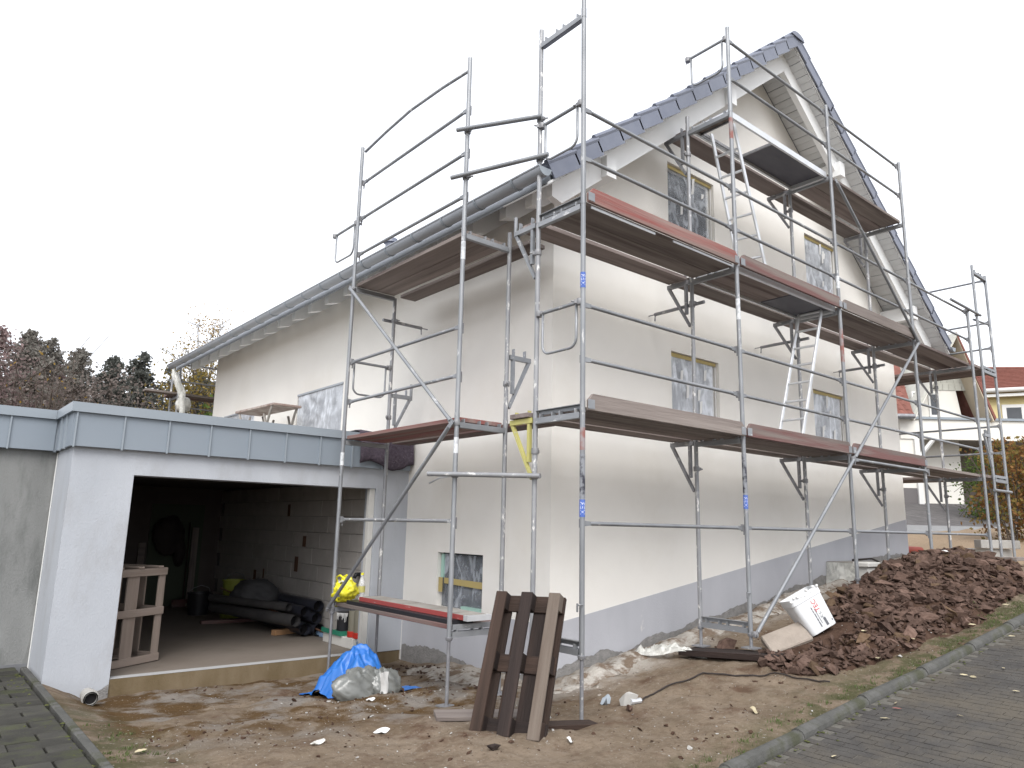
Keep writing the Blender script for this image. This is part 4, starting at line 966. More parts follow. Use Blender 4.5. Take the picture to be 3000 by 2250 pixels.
def blob(name, c, rad, mat_, seed, amp=.35, flat=0, sq=(1, 1, 1), n=30, m=46, fine=.7, parent=None):
    """crumpled bag: a sphere with folded radius, sagging on what it lies on"""
    P = []
    for i in range(n+1):
        th = math.pi*i/n; row = []
        for j in range(m+1):
            ph = 2*math.pi*(j % m)/m
            d = Vector((math.sin(th)*math.cos(ph), math.sin(th)*math.sin(ph), math.cos(th)))
            a = float(fbm(d.x*1.7+seed+d.z, d.y*1.7+seed*2-d.z, 2))-.5
            w1 = float(fbm(d.x*2.6+seed*3+d.z*2.1+a*2, d.y*2.6+seed-d.z*1.7, 2)); w2 = float(fbm(d.x*4.7+seed-d.z*3.3, d.y*4.7+seed*2+d.z*2.9+a*3, 2))
            fold = 1-abs(w1-.5)*5; fold2 = 1-abs(w2-.5)*5          # sharp creases
            r = 1+amp*1.5*a+amp*fine*(max(0, fold)*.55+max(0, fold2)*.32-.2)
            v = Vector((d.x*rad*sq[0]*r, d.y*rad*sq[1]*r, d.z*rad*sq[2]*r))
            if flat is not None: v.z = max(v.z, -rad*sq[2]*flat)
            row.append(Vector(c)+v)
        P.append(row)
    return ob(name, MB().grid(P), mat_, parent, smooth=True)
yb = thing('carrier_bag', 'yellow plastic carrier bag resting on the bench end under the brace', 'bag', (-.25, 3.86, -1.99))
blob('bag_body', (-.24, 3.85, -1.87), .135, M_['yellow_bag'], 4.2, .42, .85, (1, 1.05, 1.0), parent=yb, fine=1.3)
for hx in (-.04, .05): ob('handle', MB().tube([(-.26+hx, 3.90, -1.76), (-.28+hx, 3.93, -1.70), (-.25+hx, 3.88, -1.675), (-.22+hx, 3.82, -1.71), (-.22+hx, 3.80, -1.76)], .014, 6), M_['yellow_bag'], yb, smooth=True)
ob('white_lining', MB().grid([[( -.32+.035*i+.01*math.sin(j), 3.93-.028*j, -1.755+.018*math.sin(i*2.2+j*1.3)+.012*i) for j in range(8)] for i in range(4)]), M_['paper'], yb, smooth=True)
ob('hanging_corner', MB().hexa([(-.32, 3.97, -2.08), (-.24, 3.90, -2.06), (-.22, 3.93, -2.05), (-.31, 4.0, -2.07), (-.36, 3.96, -1.9), (-.2, 3.82, -1.9), (-.16, 3.9, -1.9), (-.3, 4.02, -1.9)]), M_['yellow_bag'], yb, bevel=.01)
ob('printed_emblem', MB().add([(-.362, 3.77, -1.84), (-.325, 3.715, -1.83), (-.328, 3.715, -1.91), (-.365, 3.77, -1.92)], [(0, 1, 2, 3)]), M_['print_dark'], yb)
bt = thing('bottle', 'clear plastic bottle with yellow cap standing on the bench', 'bottle', (-.05, 3.76, -1.985))
Mb_ = T(-.05, 3.76, -1.985)
ob('bottle_body', MB().lathe([(.036, 0), (.043, .012), (.043, .07), (.040, .08), (.043, .09), (.043, .19), (.041, .22), (.026, .27), (.014, .295), (.014, .315)], 16, Mb_), M_['bottle'], bt, smooth='auto')
ob('cap', MB().lathe([(.017, .315), (.017, .34), (.015, .343)], 12, Mb_), M_['yellow_bag'], bt, smooth='auto')
ob('paper_label', MB().lathe([(.0438, .11), (.0438, .185)], 16, Mb_, cap=False), M_['yellow_paint'], bt, smooth=True)
# things standing on the insulation step inside the doorway
ob_step = thing('insulation_step', 'white insulation block at the foot of the garage jamb', 'block', (.45, 4.9, -2.70))
ob('slab', MB().prism([(.33, 4.62, -2.70), (.33, 5.5, -2.70), (.33, 5.5, -2.56), (.33, 5.1, -2.55), (.33, 4.85, -2.57), (.33, 4.62, -2.56)], (.25, 0, 0)), M_['styro'], ob_step, bevel=.006)
bc = thing('paint_can', 'black paint can with white drips on the insulation step', 'can', (.44, 5.10, -2.52))
ob('can_body', MB().lathe([(.098, 0), (.10, .01), (.10, .25), (.104, .255), (.104, .265)], 20, T(.44, 5.10, -2.52)), M_['black_plastic'], bc, smooth='auto')
dm = MB()
for k in range(14):
    a = 2.4+k*.17; L = random.uniform(.03, .13); dm.hexa([( .44+.1025*math.cos(a), 5.10+.1025*math.sin(a), -2.28-L), (.44+.1025*math.cos(a+.05), 5.10+.1025*math.sin(a+.05), -2.28-L*.9), (.44+.1*math.cos(a+.05), 5.10+.1*math.sin(a+.05), -2.28-L), (.44+.1*math.cos(a), 5.10+.1*math.sin(a), -2.28-L), (.44+.1035*math.cos(a), 5.10+.1035*math.sin(a), -2.27), (.44+.1035*math.cos(a+.12), 5.10+.1035*math.sin(a+.12), -2.27), (.44+.1*math.cos(a+.12), 5.10+.1*math.sin(a+.12), -2.27), (.44+.1*math.cos(a), 5.10+.1*math.sin(a), -2.27)])
ob('paint_drips', dm, M_['paper'], bc)
oc = thing('canister', 'olive grey twin canister with red base beside the garage jamb', 'canister', (.44, 4.72, -2.56))
for y in (4.64, 4.80):
    ob('tube_body', MB().lathe([(.082, .06), (.082, .37), (.075, .385)], 18, T(.44, y, -2.56)), M_['olive'], oc, smooth='auto')
    ob('red_foot', MB().lathe([(.088, 0), (.09, .01), (.09, .07), (.083, .075)], 18, T(.44, y, -2.56)), M_['red_plastic'], oc, smooth='auto')
gt = thing('tray', 'green plastic tray beneath the black paint can', 'tray', (.40, 5.15, -2.565))
ob('tray_body', MB().mm((.30, 4.92, -2.562), (.56, 5.5, -2.552)).mm((.30, 4.92, -2.552), (.31, 5.5, -2.50)).mm((.31, 4.92, -2.552), (.56, 4.93, -2.50)), M_['green_plastic'], gt)
W[bc].translation.z += 0
cp = thing('cup', 'small pale blue tub on the garage threshold near the jamb', 'tub', (.40, 4.52, -2.70))
ob('tub_body', MB().lathe([(.05, 0), (.052, .005), (.06, .10), (.063, .105), (.056, .105), (.05, .02)], 16, T(.40, 4.52, -2.698)), M_['blue_plastic'], cp, smooth='auto')
ob('edge_profile', MB(), None, None) if False else None
tag(plank('batten', (.50, 5.6, -2.665), (.50, 7.0, -2.665), .06, .06, M_['blue_plastic'], None), 'pale blue insulation strip along the foot of the garage block wall', 'strip')

# fleece draped over the parapet end
P = []
for i in range(41):
    x = .02+.83*i/40; row = []
    prof = [(4.75, .175), (4.5, .20), (4.3, .20), (4.20, .175), (4.165, .08), (4.16, -.05), (4.15, -.16), (4.155, -.24+.05*math.sin(x*9)-.03*(abs(i-20) > 18)), (4.175, -.27+.05*math.sin(x*9)), (4.20, -.2)]
    for j, (y, z) in enumerate(prof):
        nz = float(fbm(x*6, j*.7+3, 3))-.5
        row.append((x+.04*(j-4)*.1, y-abs(nz)*.07, z+nz*.05))
    P.append(row)
fl = ob('fleece', MB().grid(P), M_['fleece'], None, smooth=True); tag(fl, 'mottled purple fleece mat draped over the parapet end by the house wall', 'mat')
# trestle on the garage roof
ts = thing('trestle', 'plaster-splashed folding work trestle standing on the garage roof', 'trestle', (.3, 8.3, -.05))
ob('platform', MB().hexa([(.05, 7.35, .89), (.55, 7.35, .89), (.55, 9.2, .93), (.05, 9.2, .93), (.05, 7.35, .93), (.55, 7.35, .93), (.55, 9.2, .97), (.05, 9.2, .97)]), mat('splashed_brown_board', (.20, .13, .11), (.45, .40, .36), 6, .8), ts, bevel=.006)
for y in (7.5, 9.0):
    s = 1 if y < 8 else -1
    for x in (.08, .52):
        ob('leg', MB().tube([(x, y-.03*s, .90), (x, y+.05*s, .80), (x, y+.48*s, -.04)], .022, 8), M_['wood_top'], ts, smooth=True)
        ob('leg', MB().tube([(x+.04, y+.42*s, .80), (x+.04, y-.05*s, -.04)], .022, 8), M_['wood_top'], ts, smooth=True)

# pallet leaning against the scaffold tube
bl, br = Vector((-.955, .275, -2.615)), Vector((-.715, -.255, -2.60))
xw = (br-bl).normalized(); nrm = Vector((.91, .41, 0)); up = (nrm*.47+Vector((0, 0, 1.02))).normalized(); up = (up-xw*up.dot(xw)).normalized(); zf = xw.cross(up)
MP = Matrix((xw, up, zf)).transposed().to_4x4(); MP.translation = bl
pl = D.objects.new('pallet', None); reg(pl, MP); tag(pl, 'weathered wooden pallet leaning upright against the scaffold tubes at the house corner', 'pallet')
PW, PL = .60, 1.13
def pboard(nm, c, d, m):
    mb = MB().box((0, 0, 0), d); ax = 0 if d[0] > d[1] else 1
    Ml = MP @ T(*c)
    if ax: Ml = Ml @ Matrix.Rotation(R(90), 4, 'Z'); mb = MB().box((0, 0, 0), (d[1], d[0], d[2]))
    return ob(nm, mb, M_[m], pl, Ml, bevel=.004)
for x, w, m in ((.05, .10, 'pallet_mid'), (PW/2-.01, .105, 'pallet_dark'), (PW-.06, .10, 'pallet_pale')):
    pboard('skid_board', (x, PL/2, 0), (w, PL, .022), m)
    for y, mm in ((.07, 'pallet_dark' if x < .5 else 'pallet_mid'), (PL*.5, 'pallet_mid' if x > .2 else 'pallet_dark'), (PL-.07, 'pallet_dark' if x < .5 else 'pallet_pale')):
        pboard('block', (x, y, -.011-.039), (w-.004, .14, .078), mm)
for y in (.07, PL*.5, PL-.07): pboard('stringer_board', (PW/2, y, -.10), (PW, .14, .022), 'pallet_mid' if y > .3 else 'pallet_dark')
for k, m in enumerate(('pallet_mid', 'pallet_mid', 'pallet_dark', 'pallet_mid')): pboard('deck_board', (.06+k*(PW-.12)/3, PL/2, -.122), (.115, PL, .022), m)
# sole boards under the posts
def sole(label, a, b, w, t, m, ang=0):
    tag(plank('sole_board', a, b, w, t, M_[m], None, bevel=.004), label, 'board')
sole('worn pale sole board under the scaffold post left of the pallet', (-.92, .80, float(zg(-.7, .8))+.022), (-.12, .36, float(zg(-.3, .45))+.02), .26, .035, 'wood_grey')
sole('brown sole board sticking out right of the pallet foot', (-.62, .02, float(zg(-.6, 0))+.018), (.05, -.10, float(zg(0, 0))+.012), .16, .04, 'pallet_mid')
sole('dark sole board beneath the second gable post', (2.36, .70, float(zg(2.4, .7))+.04), (2.42, -.42, float(zg(2.4, -.4))+.05), .34, .06, 'pallet_dark')
sole('pale sole board at the far end of the rubble heap', (9.0, -.50, gz(9, -.5)+.05), (11.4, -.62, gz(11, -.6)+.09), .28, .05, 'wood_grey')

# blue sheet over a sack
bs = thing('plastic_sheet', 'crumpled blue plastic sheet heaped on the dirt before the garage', 'plastic sheet', (-.62, 2.75, -2.8))
P = []
for i in range(101):
    row = []
    for j in range(81):
        u, v = i/100, j/80; x = -1.02+.92*u; y = 2.28+.92*v
        du, dv = (u-.40)/.42, (v-.48)/.50; rr = math.hypot(du, dv)
        h = .40*max(0, 1-rr**1.7)
        cr = (float(fbm(x*4.5+9, y*4.5, 4))-.5)*.16+(max(0, 1-abs(float(fbm(x*6+2, y*5+4, 2))-.5)*6))*.055+(max(0, 1-abs(float(fbm(x*13+2, y*11+4, 2))-.5)*6))*.022
        edge = max(0, 1-rr*.85)
        wob = 1+.22*(float(fbm(math.atan2(dv, du)*1.2+8, 3.1, 3))-.5)*2
        xx = -.64+(x+.64)*wob+.02*math.sin(v*20); yy = 2.74+(y-2.74)*wob
        if u > .6 : xx += .10*(u-.6)*(1-abs(v-.4)*1.6)
        row.append((xx, yy, float(zg(xx, yy))+.012+max(0, h+cr*min(1, edge*2.2))))
    P.append(row)
ob('sheet', MB().grid(P), M_['tarp'], bs, smooth=True)
sk = blob('sack', (-.76, 2.40, -2.69), .21, M_['grey_bag'], 2.3, .40, .42, (1.2, .75, .85), fine=.8, n=34, m=52); tag(sk, 'grey plastic sack tucked against the blue sheet', 'sack')
sk2 = blob('sack', (-.52, 2.33, -2.70), .17, M_['grey_bag'], 7.7, .44, .42, (1.0, .75, 1.0), fine=.8, n=34, m=52); tag(sk2, 'pale-streaked grey sack right of the other grey sack', 'sack')
ob('white_foil', MB().grid([[(-.64+.09*u+.02*math.sin(v*5), 2.20-.005*v*8+.02*math.sin(u*6+v*4), -2.74+.24*v) for u in np.linspace(0, 1, 5)] for v in np.linspace(0, 1, 7)]), M_['paper'], sk2, smooth=True)
def scrap(name, label, cat, x, y, s, m, rot=0, curl=.02, ratio=.6, h=.0):
    P = [[(x+s*(u*math.cos(rot)-ratio*v*math.sin(rot)), y+s*(u*math.sin(rot)+ratio*v*math.cos(rot)), float(zg(x, y))+heap(x, y)+.014+h+curl*(u*u+.5*v*u+.3*math.sin(u*4+v*3))) for v in np.linspace(-.5, .5, 5)] for u in np.linspace(-.5, .5, 6)]
    o = ob(name, MB().grid([[tuple(map(float, p)) for p in r] for r in P]), M_[m], None, smooth=True); tag(o, label, cat); return o
scrap('paper_scrap', 'white torn paper on the dirt left of the pallet', 'paper', -1.41, .82, .13, 'paper', .5, .03)
scrap('paper_scrap', 'small crumpled white scrap right of the pallet foot', 'paper', -.52, -.40, .07, 'paper', 1.2, .04, .5)
scrap('paper_scrap', 'tiny white scrap on the dirt before the sack', 'paper', -.82, 2.05, .08, 'paper', .2, .03)
scrap('paper_scrap', 'pale curled offcut on the dirt near the kerb', 'paper', 1.02, -.98, .12, 'leaf_dry', .9, .05, .4)
scrap('metal_offcut', 'bent zinc offcut on the dirt beside the first gable post', 'offcut', .57, .26, .12, 'zinc_cap', .4, .12, .5)
scrap('paper_scrap', 'thin crumpled foil at the bottom picture edge', 'paper', -2.05, .62, .11, 'film_milky', .3, .03, .4)
scrap('film_scrap', 'white plastic scrap on top of the rubble heap', 'scrap', 6.75, -.45, .22, 'paper', .6, .03, .35, .08)
def lump(name, label, cat, x, y, s, m, k=2, tilt=.3):
    o = inst(name, STN[k].copy(), T(x, y, gz(x, y)+s*.12) @ rnd_rot(tilt) @ Matrix.Scale(s, 4)); o.data.materials[0] = M_[m]; return tag(o, label, cat)
lump('clod', 'brown clod of earth below the pallet', 'clod', -1.14, -.26, .12, 'pallet_dark', 8)
lump('stone', 'pale mortar-crusted stone on the dirt at the cable end', 'stone', .62, .02, .26, 'concrete', 9)
lump('stone', 'dark red stone touching the mortar-crusted one', 'stone', .48, -.10, .12, 'stone', 8)
lump('stone', 'reddish stone behind the second gable post', 'stone', 2.62, .35, .34, 'stone', 9)
cb = thing('cable', 'dark thin cable snaking over the dirt towards the kerb', 'cable', (1.5, -.2, -2.48))
pts = []
for t in np.linspace(0, 1, 50):
    x = np.interp(t, [0, .3, .55, .75, 1], [.70, 1.02, 1.70, 1.98, 2.02]); y = np.interp(t, [0, .3, .55, .75, 1], [-.02, .04, -.05, -.55, -1.12])+.03*math.sin(t*9)
    pts.append((x, y, float(zg(x, y))+.014))
ob('cable_run', MB().tube(pts, .0075, 7), M_['cable'], cb, smooth=True)
ob('plug', MB().tube([(.60, -.01, float(zg(.6, 0))+.03), (.72, -.02, float(zg(.7, 0))+.025)], .024, 8), M_['alu'], cb, smooth='auto')
cs2 = thing('drain_pipe', 'stub of grey drain pipe poking from earth under the garage pillar', 'pipe', (-2.91, 3.85, -2.85))
ob('pipe_wall', MB().tube([(-2.91, 3.72, -2.755), (-2.88, 4.05, -2.775)], .065, 16, cap=False).tube([(-2.88, 4.05, -2.775), (-2.91, 3.72, -2.755)], .052, 16, cap=False), M_['concrete'], cs2, smooth=True)
ob('collar', MB().tube([(-2.902, 3.80, -2.76), (-2.895, 3.87, -2.765)], .075, 16), M_['concrete'], cs2, smooth='auto')
ob('pipe_dark', MB().tube([(-2.903, 3.76, -2.758), (-2.902, 3.77, -2.758)], .051, 16), M_['dark'], cs2)
fo = film_sheet(lambda u, v, d: (1.98+.34*u, 1.12-.62*u+.28*(v-.5), float(zg(2.1, .8))+.03+abs(d)*2.2+.08*math.exp(-((u-.6)/.3)**2)), 30, 16, .05, 3.3)
tag(ob('plastic_film', fo, M_['film_milky'], None, smooth=True), 'milky plastic film lying by the inner gable post', 'film')

# bucket and pale block on the heap
ax_u = Vector((.770, -.638, 0)); ax_d = Vector((.638, .770, 0))
bupv = (Vector((0, 0, 1))*.86-ax_u*.48+ax_d*.12).normalized(); bx = (ax_u-bupv*ax_u.dot(bupv)).normalized(); byv = bupv.cross(bx)
MBk = Matrix((bx, byv, bupv)).transposed().to_4x4(); MBk.translation = Vector((3.20, -.42, -2.055))
bk = D.objects.new('bucket', None); reg(bk, MBk); tag(bk, 'tilted white plaster bucket with red lettering on the rubble heap', 'bucket')
def rrect(w, d, z, r=.05, n=5):
    out = []
    for cx, cy, a0 in ((w/2-r, d/2-r, 0), (-w/2+r, d/2-r, 90), (-w/2+r, -d/2+r, 180), (w/2-r, -d/2+r, 270)):
        out += [(cx+r*math.cos(R(a0+90*k/n)), cy+r*math.sin(R(a0+90*k/n)), z) for k in range(n+1)]
    return out
mb = MB(); rings = [rrect(.31, .26, 0), rrect(.315, .265, .01), rrect(.36, .31, .34), rrect(.375, .325, .345), rrect(.378, .328, .42), rrect(.36, .31, .42), rrect(.35, .30, .33), rrect(.30, .25, .02)]
n = len(rings[0]); vs = [p for r_ in rings for p in r_]; fsx = [(i*n+k, i*n+(k+1) % n, (i+1)*n+(k+1) % n, (i+1)*n+k) for i in range(len(rings)-1) for k in range(n)]+[tuple(range(n))[::-1], tuple(range(7*n, 8*n))]
mb.add(vs, fsx); ob('bucket_body', mb, M_['white_bucket'], bk, MBk, smooth='auto')
rr_ = MB()
for k in range(9): rr_.box((-.17+.042*k, -.165+random.uniform(-.01, .01), .405+random.uniform(-.02, .03)), (.03, .02, .03), Quaternion((1, random.random(), 0), random.uniform(-.6, .6)).to_matrix())
ob('plaster_crumbs', rr_, M_['paper'], bk, MBk, bevel=.006)
def text_mesh(s, size):
    cu = D.curves.new('lettering', 'FONT'); cu.body = s; cu.size = size; cu.align_x = 'CENTER'; cu.align_y = 'CENTER'; cu.extrude = .0004
    o = D.objects.new('lettering', cu); COL.objects.link(o); bpy.context.view_layer.update()
    me = D.meshes.new_from_object(o.evaluated_get(bpy.context.evaluated_depsgraph_get())); D.objects.remove(o); D.curves.remove(cu); me.name = 'lettering'; return me
def text(parent, s, size, M, m, name='lettering'):
    me = text_mesh(s, size); me.materials.clear(); me.materials.append(m); return inst(name, me, M, parent)
def text_old(parent, s, size, M, m, name='lettering'):
    cu = D.curves.new(name, 'FONT'); cu.body = s; cu.size = size; cu.align_x = 'CENTER'; cu.align_y = 'CENTER'; cu.extrude = .0008; cu.materials.append(m)
    o = D.objects.new(name, cu); reg(o, M, parent); return o
# white letters wrapped round the blue stickers on the posts, reading upwards
for s_, x_, zc in STICK:
    me = text_mesh('XER', .062); me.materials.clear(); me.materials.append(M_['sticker_white'])
    for v in me.vertices:
        a = math.atan2(-CAMP.y*-1, CAMP.x)*0+math.atan2(-4.57, -4.62-x_)+v.co.y/TR*.9; r_ = TR+.0024+max(0, v.co.z)
        v.co = (x_+r_*math.cos(a), r_*math.sin(a), zc+v.co.x)
    inst('lettering', me, Matrix(), s_)
# print on the front face, reading upside down along the bucket's height
slope = math.atan2(.0225, .33)
MF = MBk @ T(0, -.131-.0015, 0) @ Matrix.Rotation(R(90)+slope, 4, 'X')
def on_face(x, z, rot): return MF @ T(x, z, .001) @ Matrix.Rotation(R(rot), 4, 'Z')
text(bk, 'TEC', .072, on_face(.045, .255, 90), M_['print_red'])
text(bk, 'K·L·', .046, on_face(.047, .155, 90), M_['print_dark'])
ob('print_bar', MB().box((0, 0, 0), (.028, .085, .0006)), M_['print_dark'], bk, on_face(.058, .07, 0))
for x, z0, z1, w in ((.012, .07, .23, .006), (-.012, .04, .10, .012), (-.012, .105, .135, .012), (-.012, .14, .19, .011), (-.014, .195, .225, .010), (-.014, .23, .26, .010)):
    ob('print_line', MB().box((0, 0, 0), (w, z1-z0, .0005)), M_['print_dark'], bk, on_face(x, (z0+z1)/2, 0))
ob('print_dot', MB().box((0, 0, 0), (.012, .016, .0006)), M_['print_dark'], bk, on_face(.128, .055, 0))
cbk = (ax_u*.93+Vector((0, 0, 1))*.36).normalized(); nb = (Vector((0, 0, 1))*.80-ax_d*.52); nb = (nb-cbk*nb.dot(cbk)).normalized(); yb2 = nb.cross(cbk)
Mk = Matrix((cbk, yb2, nb)).transposed().to_4x4(); Mk.translation = Vector((2.82, -.24, -2.12))
o = ob('concrete_block', MB().box((0, 0, -.05), (.46, .27, .10)), M_['pale_stone'], None, Mk, bevel=.012); tag(o, 'pale sandy slab tilted beneath the white bucket', 'slab')

# light well wrapped in milky film, with a gas pipe stub beside
lw = thing('light_well', 'film-wrapped basement light well against the grey plinth', 'light well', (6.3, 1.05, -2.0))
ob('box', MB().mm((6.90, .84, -2.1), (8.2, YW-.006, -1.50)), mat('well_box', (.34, .33, .27), (.40, .39, .33), 3, .8), lw, bevel=.01)
ob('rim', MB().mm((6.86, .80, -1.50), (8.25, YW-.006, -1.47)), M_['wood_top'], lw)
ob('plastic_film', film_sheet(lambda u, v, d: (6.82+1.75*u+.10*(1-v)*(u-.5), .78-.10*(1-v)**2-abs(d)*1.5, -2.08+.60*v), 50, 22, .05, 5.1), M_['film_milky'], lw, smooth=True)
ob('plastic_film', film_sheet(lambda u, v, d: (6.84-.14*(1-v)**2-abs(d), .79+.56*u, -2.08+.60*v), 20, 22, .04, 1.1), M_['film_milky'], lw, smooth=True)
st = thing('stone_pier', 'small pale capped block standing before the light well', 'block', (6.5, .52, gz(6.5, .52)))
zb = gz(6.5, .52)-.05
ob('pier_body', MB().mm((6.30, .45, zb), (6.60, .62, zb+.20)), M_['styro'], st, bevel=.01); ob('pier_cap', MB().mm((6.25, .42, zb+.20), (6.65, .65, zb+.27)), M_['styro'], st, bevel=.012)
hs = ob('hose', MB().tube([(7.4, 1.2, -1.45), (7.65, 1.0, -1.42), (7.85, .8, -1.55), (7.9, .7, gz(7.9, .7))], .016, 8), M_['cable'], None, smooth=True); tag(hs, 'short black hose curving out of the ground by the plinth', 'hose')
ro = thing('drain_pipe', 'red plastic drain pipe end at the far house corner', 'pipe', (11.6, 2.1, -1.4))
ob('pipe_wall', MB().tube([(11.25, 2.1, -1.33), (11.86, 1.9, -1.35)], .085, 14), M_['pipe_red'], ro, smooth='auto')
cr = thing('concrete_ring', 'two stacked pale concrete segments behind the right-hand posts', 'concrete block', (12.4, 1.0, -1.55))
Mr = Matrix.Rotation(R(-40), 4, 'Z'); Mr.translation = (12.15, .75, -1.62)
ob('segment', MB().box((0, 0, .18), (.74, .35, .36)), M_['concrete'], cr, Mr, bevel=.015)
arc = [(.44*math.sin(a)*1.0, -.25+.32*(math.cos(a)-1), 0) for a in np.linspace(-1.05, 1.05, 9)]
ob('segment', MB().prism([(x, y, .37) for x, y, _ in arc]+[(x*.8, y+.34, .37) for x, y, _ in arc[::-1]], (0, 0, .16)), M_['concrete'], cr, Mr, bevel=.008)
# ================================================================== INSIDE THE GARAGE
def g_box(o, *a): pass
cd = Vector((.86, .51, 0)).normalized(); ce = Vector((-.51, .86, 0)); cw, cdp, chh = .82, .70, 1.08
MC = Matrix((cd, ce, Vector((0, 0, 1)))).transposed().to_4x4(); MC.translation = Vector((-1.96, 5.15, -2.698))-cd*cw
cr_ = D.objects.new('crate', None); reg(cr_, MC); tag(cr_, 'open slatted wooden crate standing just inside the garage doorway', 'crate')
def cslat(a, b, w, t, up): 
    M, L = axis_frame(a, b, up); ob('slat', MB().box((0, 0, 0), (L, w, t)), M_['crate'], cr_, MC @ M, bevel=.003)
for y in (.012, cdp-.012):
    for x in (.05, cw*.42, cw-.05):
        cslat((x, y, .03), (x, y, chh-.03), .10 if x != cw*.42 else .17, .022, (0, 1, 0))
    yo = y-.022 if y < .3 else y+.022
    for z in (.05, .58, chh-.045): cslat((0, yo, z), (cw, yo, z), .085, .022, (0, 1, 0))
for x in (.0, cw):
    for z in (.05, .58, chh-.045): cslat((x, 0, z), (x, cdp, z), .085, .022, (1, 0, 0))
    cslat((x, cdp/2, .03), (x, cdp/2, chh-.03), .10, .022, (1, 0, 0))
for x in (.12, cw*.5, cw-.12): cslat((x, -.03, chh+.012), (x, cdp+.03, chh+.012), .08, .022, (0, 0, 1))
cslat((.05, .15, .02), (cw-.05, .15, .02), .12, .02, (0, 0, 1)); cslat((.05, .5, .02), (cw-.05, .5, .02), .12, .02, (0, 0, 1))
M_['pipe_black'] = mat('black_blue_pipe', (.028, .03, .042), (.045, .047, .06), 4, .35, spec=.6)
def gpipe(label, x, z, y0, y1, r, m='pipe_black', dx=0):
    o = thing('plastic_pipe', label, 'pipe', (x, y0, z-r), 'dark plastic pipes stacked in the garage')
    ob('pipe_wall', MB().tube([(x, y0, z), (x+dx, y1, z)], r, 18, cap=False).tube([(x+dx, y1, z), (x, y0, z)], r-.008, 18, cap=False), M_[m], o, smooth=True)
    ob('pipe_void', MB().tube([(x, y0+.12, z), (x, y0+.13, z)], r-.009, 18), M_['dark'], o)
gpipe('uppermost black pipe along the garage block wall', .45, -2.27, 5.95, 8.6, .085)
gpipe('black pipe just below the uppermost one by the block wall', .42, -2.44, 5.92, 8.5, .082)
gpipe('lowest black pipe of the stack by the block wall', .46, -2.60, 5.9, 8.5, .085)
gpipe('black pipe left of the uppermost one in the stack', .27, -2.35, 6.0, 8.4, .08)
gpipe('black pipe in the bottom row under two others', .27, -2.585, 5.95, 8.4, .09)
M_['pipe_grey'] = mat('dull_grey_pipe', (.045,.043,.045), (.07,.067,.066), 6, .6)
gpipe('grey-rimmed pipe lying furthest from the block wall', .06, -2.45, 5.85, 8.2, .085, 'pipe_grey', -.4)
gpipe('thin grey pipe on top of the grey-rimmed pipe', .05, -2.28, 6.1, 8.0, .06, 'pipe_grey', -.5)
tag(plank('batten', (-.05, 6.35, -2.66), (.55, 6.5, -2.66), .10, .075, mat('fresh_batten', (.36, .20, .10), (.42, .25, .14), 5, .8), None), 'orange-brown squared timber under the pipe stack', 'timber')
tag(plank('batten', (-.55, 8.1, -2.67), (.4, 8.0, -2.67), .12, .05, M_['wood_redbrown'], None), 'dim brown board lying behind the pipes', 'timber')
rd = tube('steel_rod', (-.25, 8.2, -2.15), (.54, 5.6, -2.66), .014, M_['rust'], None, 8); tag(rd, 'rusty rod slanting across the pipe stack to the floor', 'rod')
sk3 = blob('sack', (.10, 7.6, -2.25), .34, mat('dark_grey_sack', (.055, .055, .058), (.085, .085, .088), 5, .7), 6.1, .25, .6, (1, 1.3, .75)); tag(sk3, 'dark grey covered bulk slumped over the pipes in the garage', 'sack')
def pail(label, x, y, z, r, h, m):
    o = thing('pail', label, 'bucket', (x, y, z))
    ob('pail_body', MB().lathe([(r*.82, 0), (r, h), (r*1.05, h), (r*1.05, h+.02), (r*.95, h+.02), (r*.8, .02)], 18, T(x, y, z)), M_[m], o, smooth='auto')
    ob('pail_handle', MB().tube([(x-r, y, z+h-.02), (x-r*.7, y-.05, z+h+.10), (x, y-.07, z+h+.15), (x+r*.7, y-.05, z+h+.10), (x+r, y, z+h-.02)], .006, 6), M_['galv'], o, smooth=True)
pail('upper lime yellow bucket of the two stacked behind the pipes', .15, 8.7, -2.40, .19, .32, 'yellow_bucket')
pail('lower lime yellow bucket under its twin behind the pipes', .13, 8.72, -2.70, .19, .28, 'yellow_bucket')
pail('black bucket on the dim garage floor by the door', -.20, 9.4, -2.70, .20, .36, 'black_plastic')
jk = thing('jacket', 'dark work jacket hanging on the rear garage wall', 'jacket', (-.42, 10.95, -2.1))
blob('jacket_body', (-.42, 10.9, -1.35), .30, M_['cable'], 3.4, .25, None, (.9, .4, 1.25), parent=jk); blob('sleeve', (-.20, 10.88, -1.65), .13, M_['cable'], 5.4, .25, None, (.8, .6, 2.2), parent=jk)
br_ = thing('broom', 'broom leaning upright beside the rear garage door', 'broom', (-.05, 10.8, -2.70))
ob('handle', MB().tube([(-.02, 10.98, -1.1), (-.08, 10.75, -2.55)], .014, 8), M_['pallet_mid'], br_, smooth=True); ob('brush_head', MB().box((-.08, 10.74, -2.63), (.4, .09, .14)), M_['wood_redbrown'], br_, bevel=.01)
pl2 = plank('plank', (.02, 10.7, -2.69), (.10, 10.98, -1.2), .12, .03, M_['wood_grey'], None, up=(0, -1, 0)); tag(pl2, 'upright board leaning by the rear garage door', 'plank')

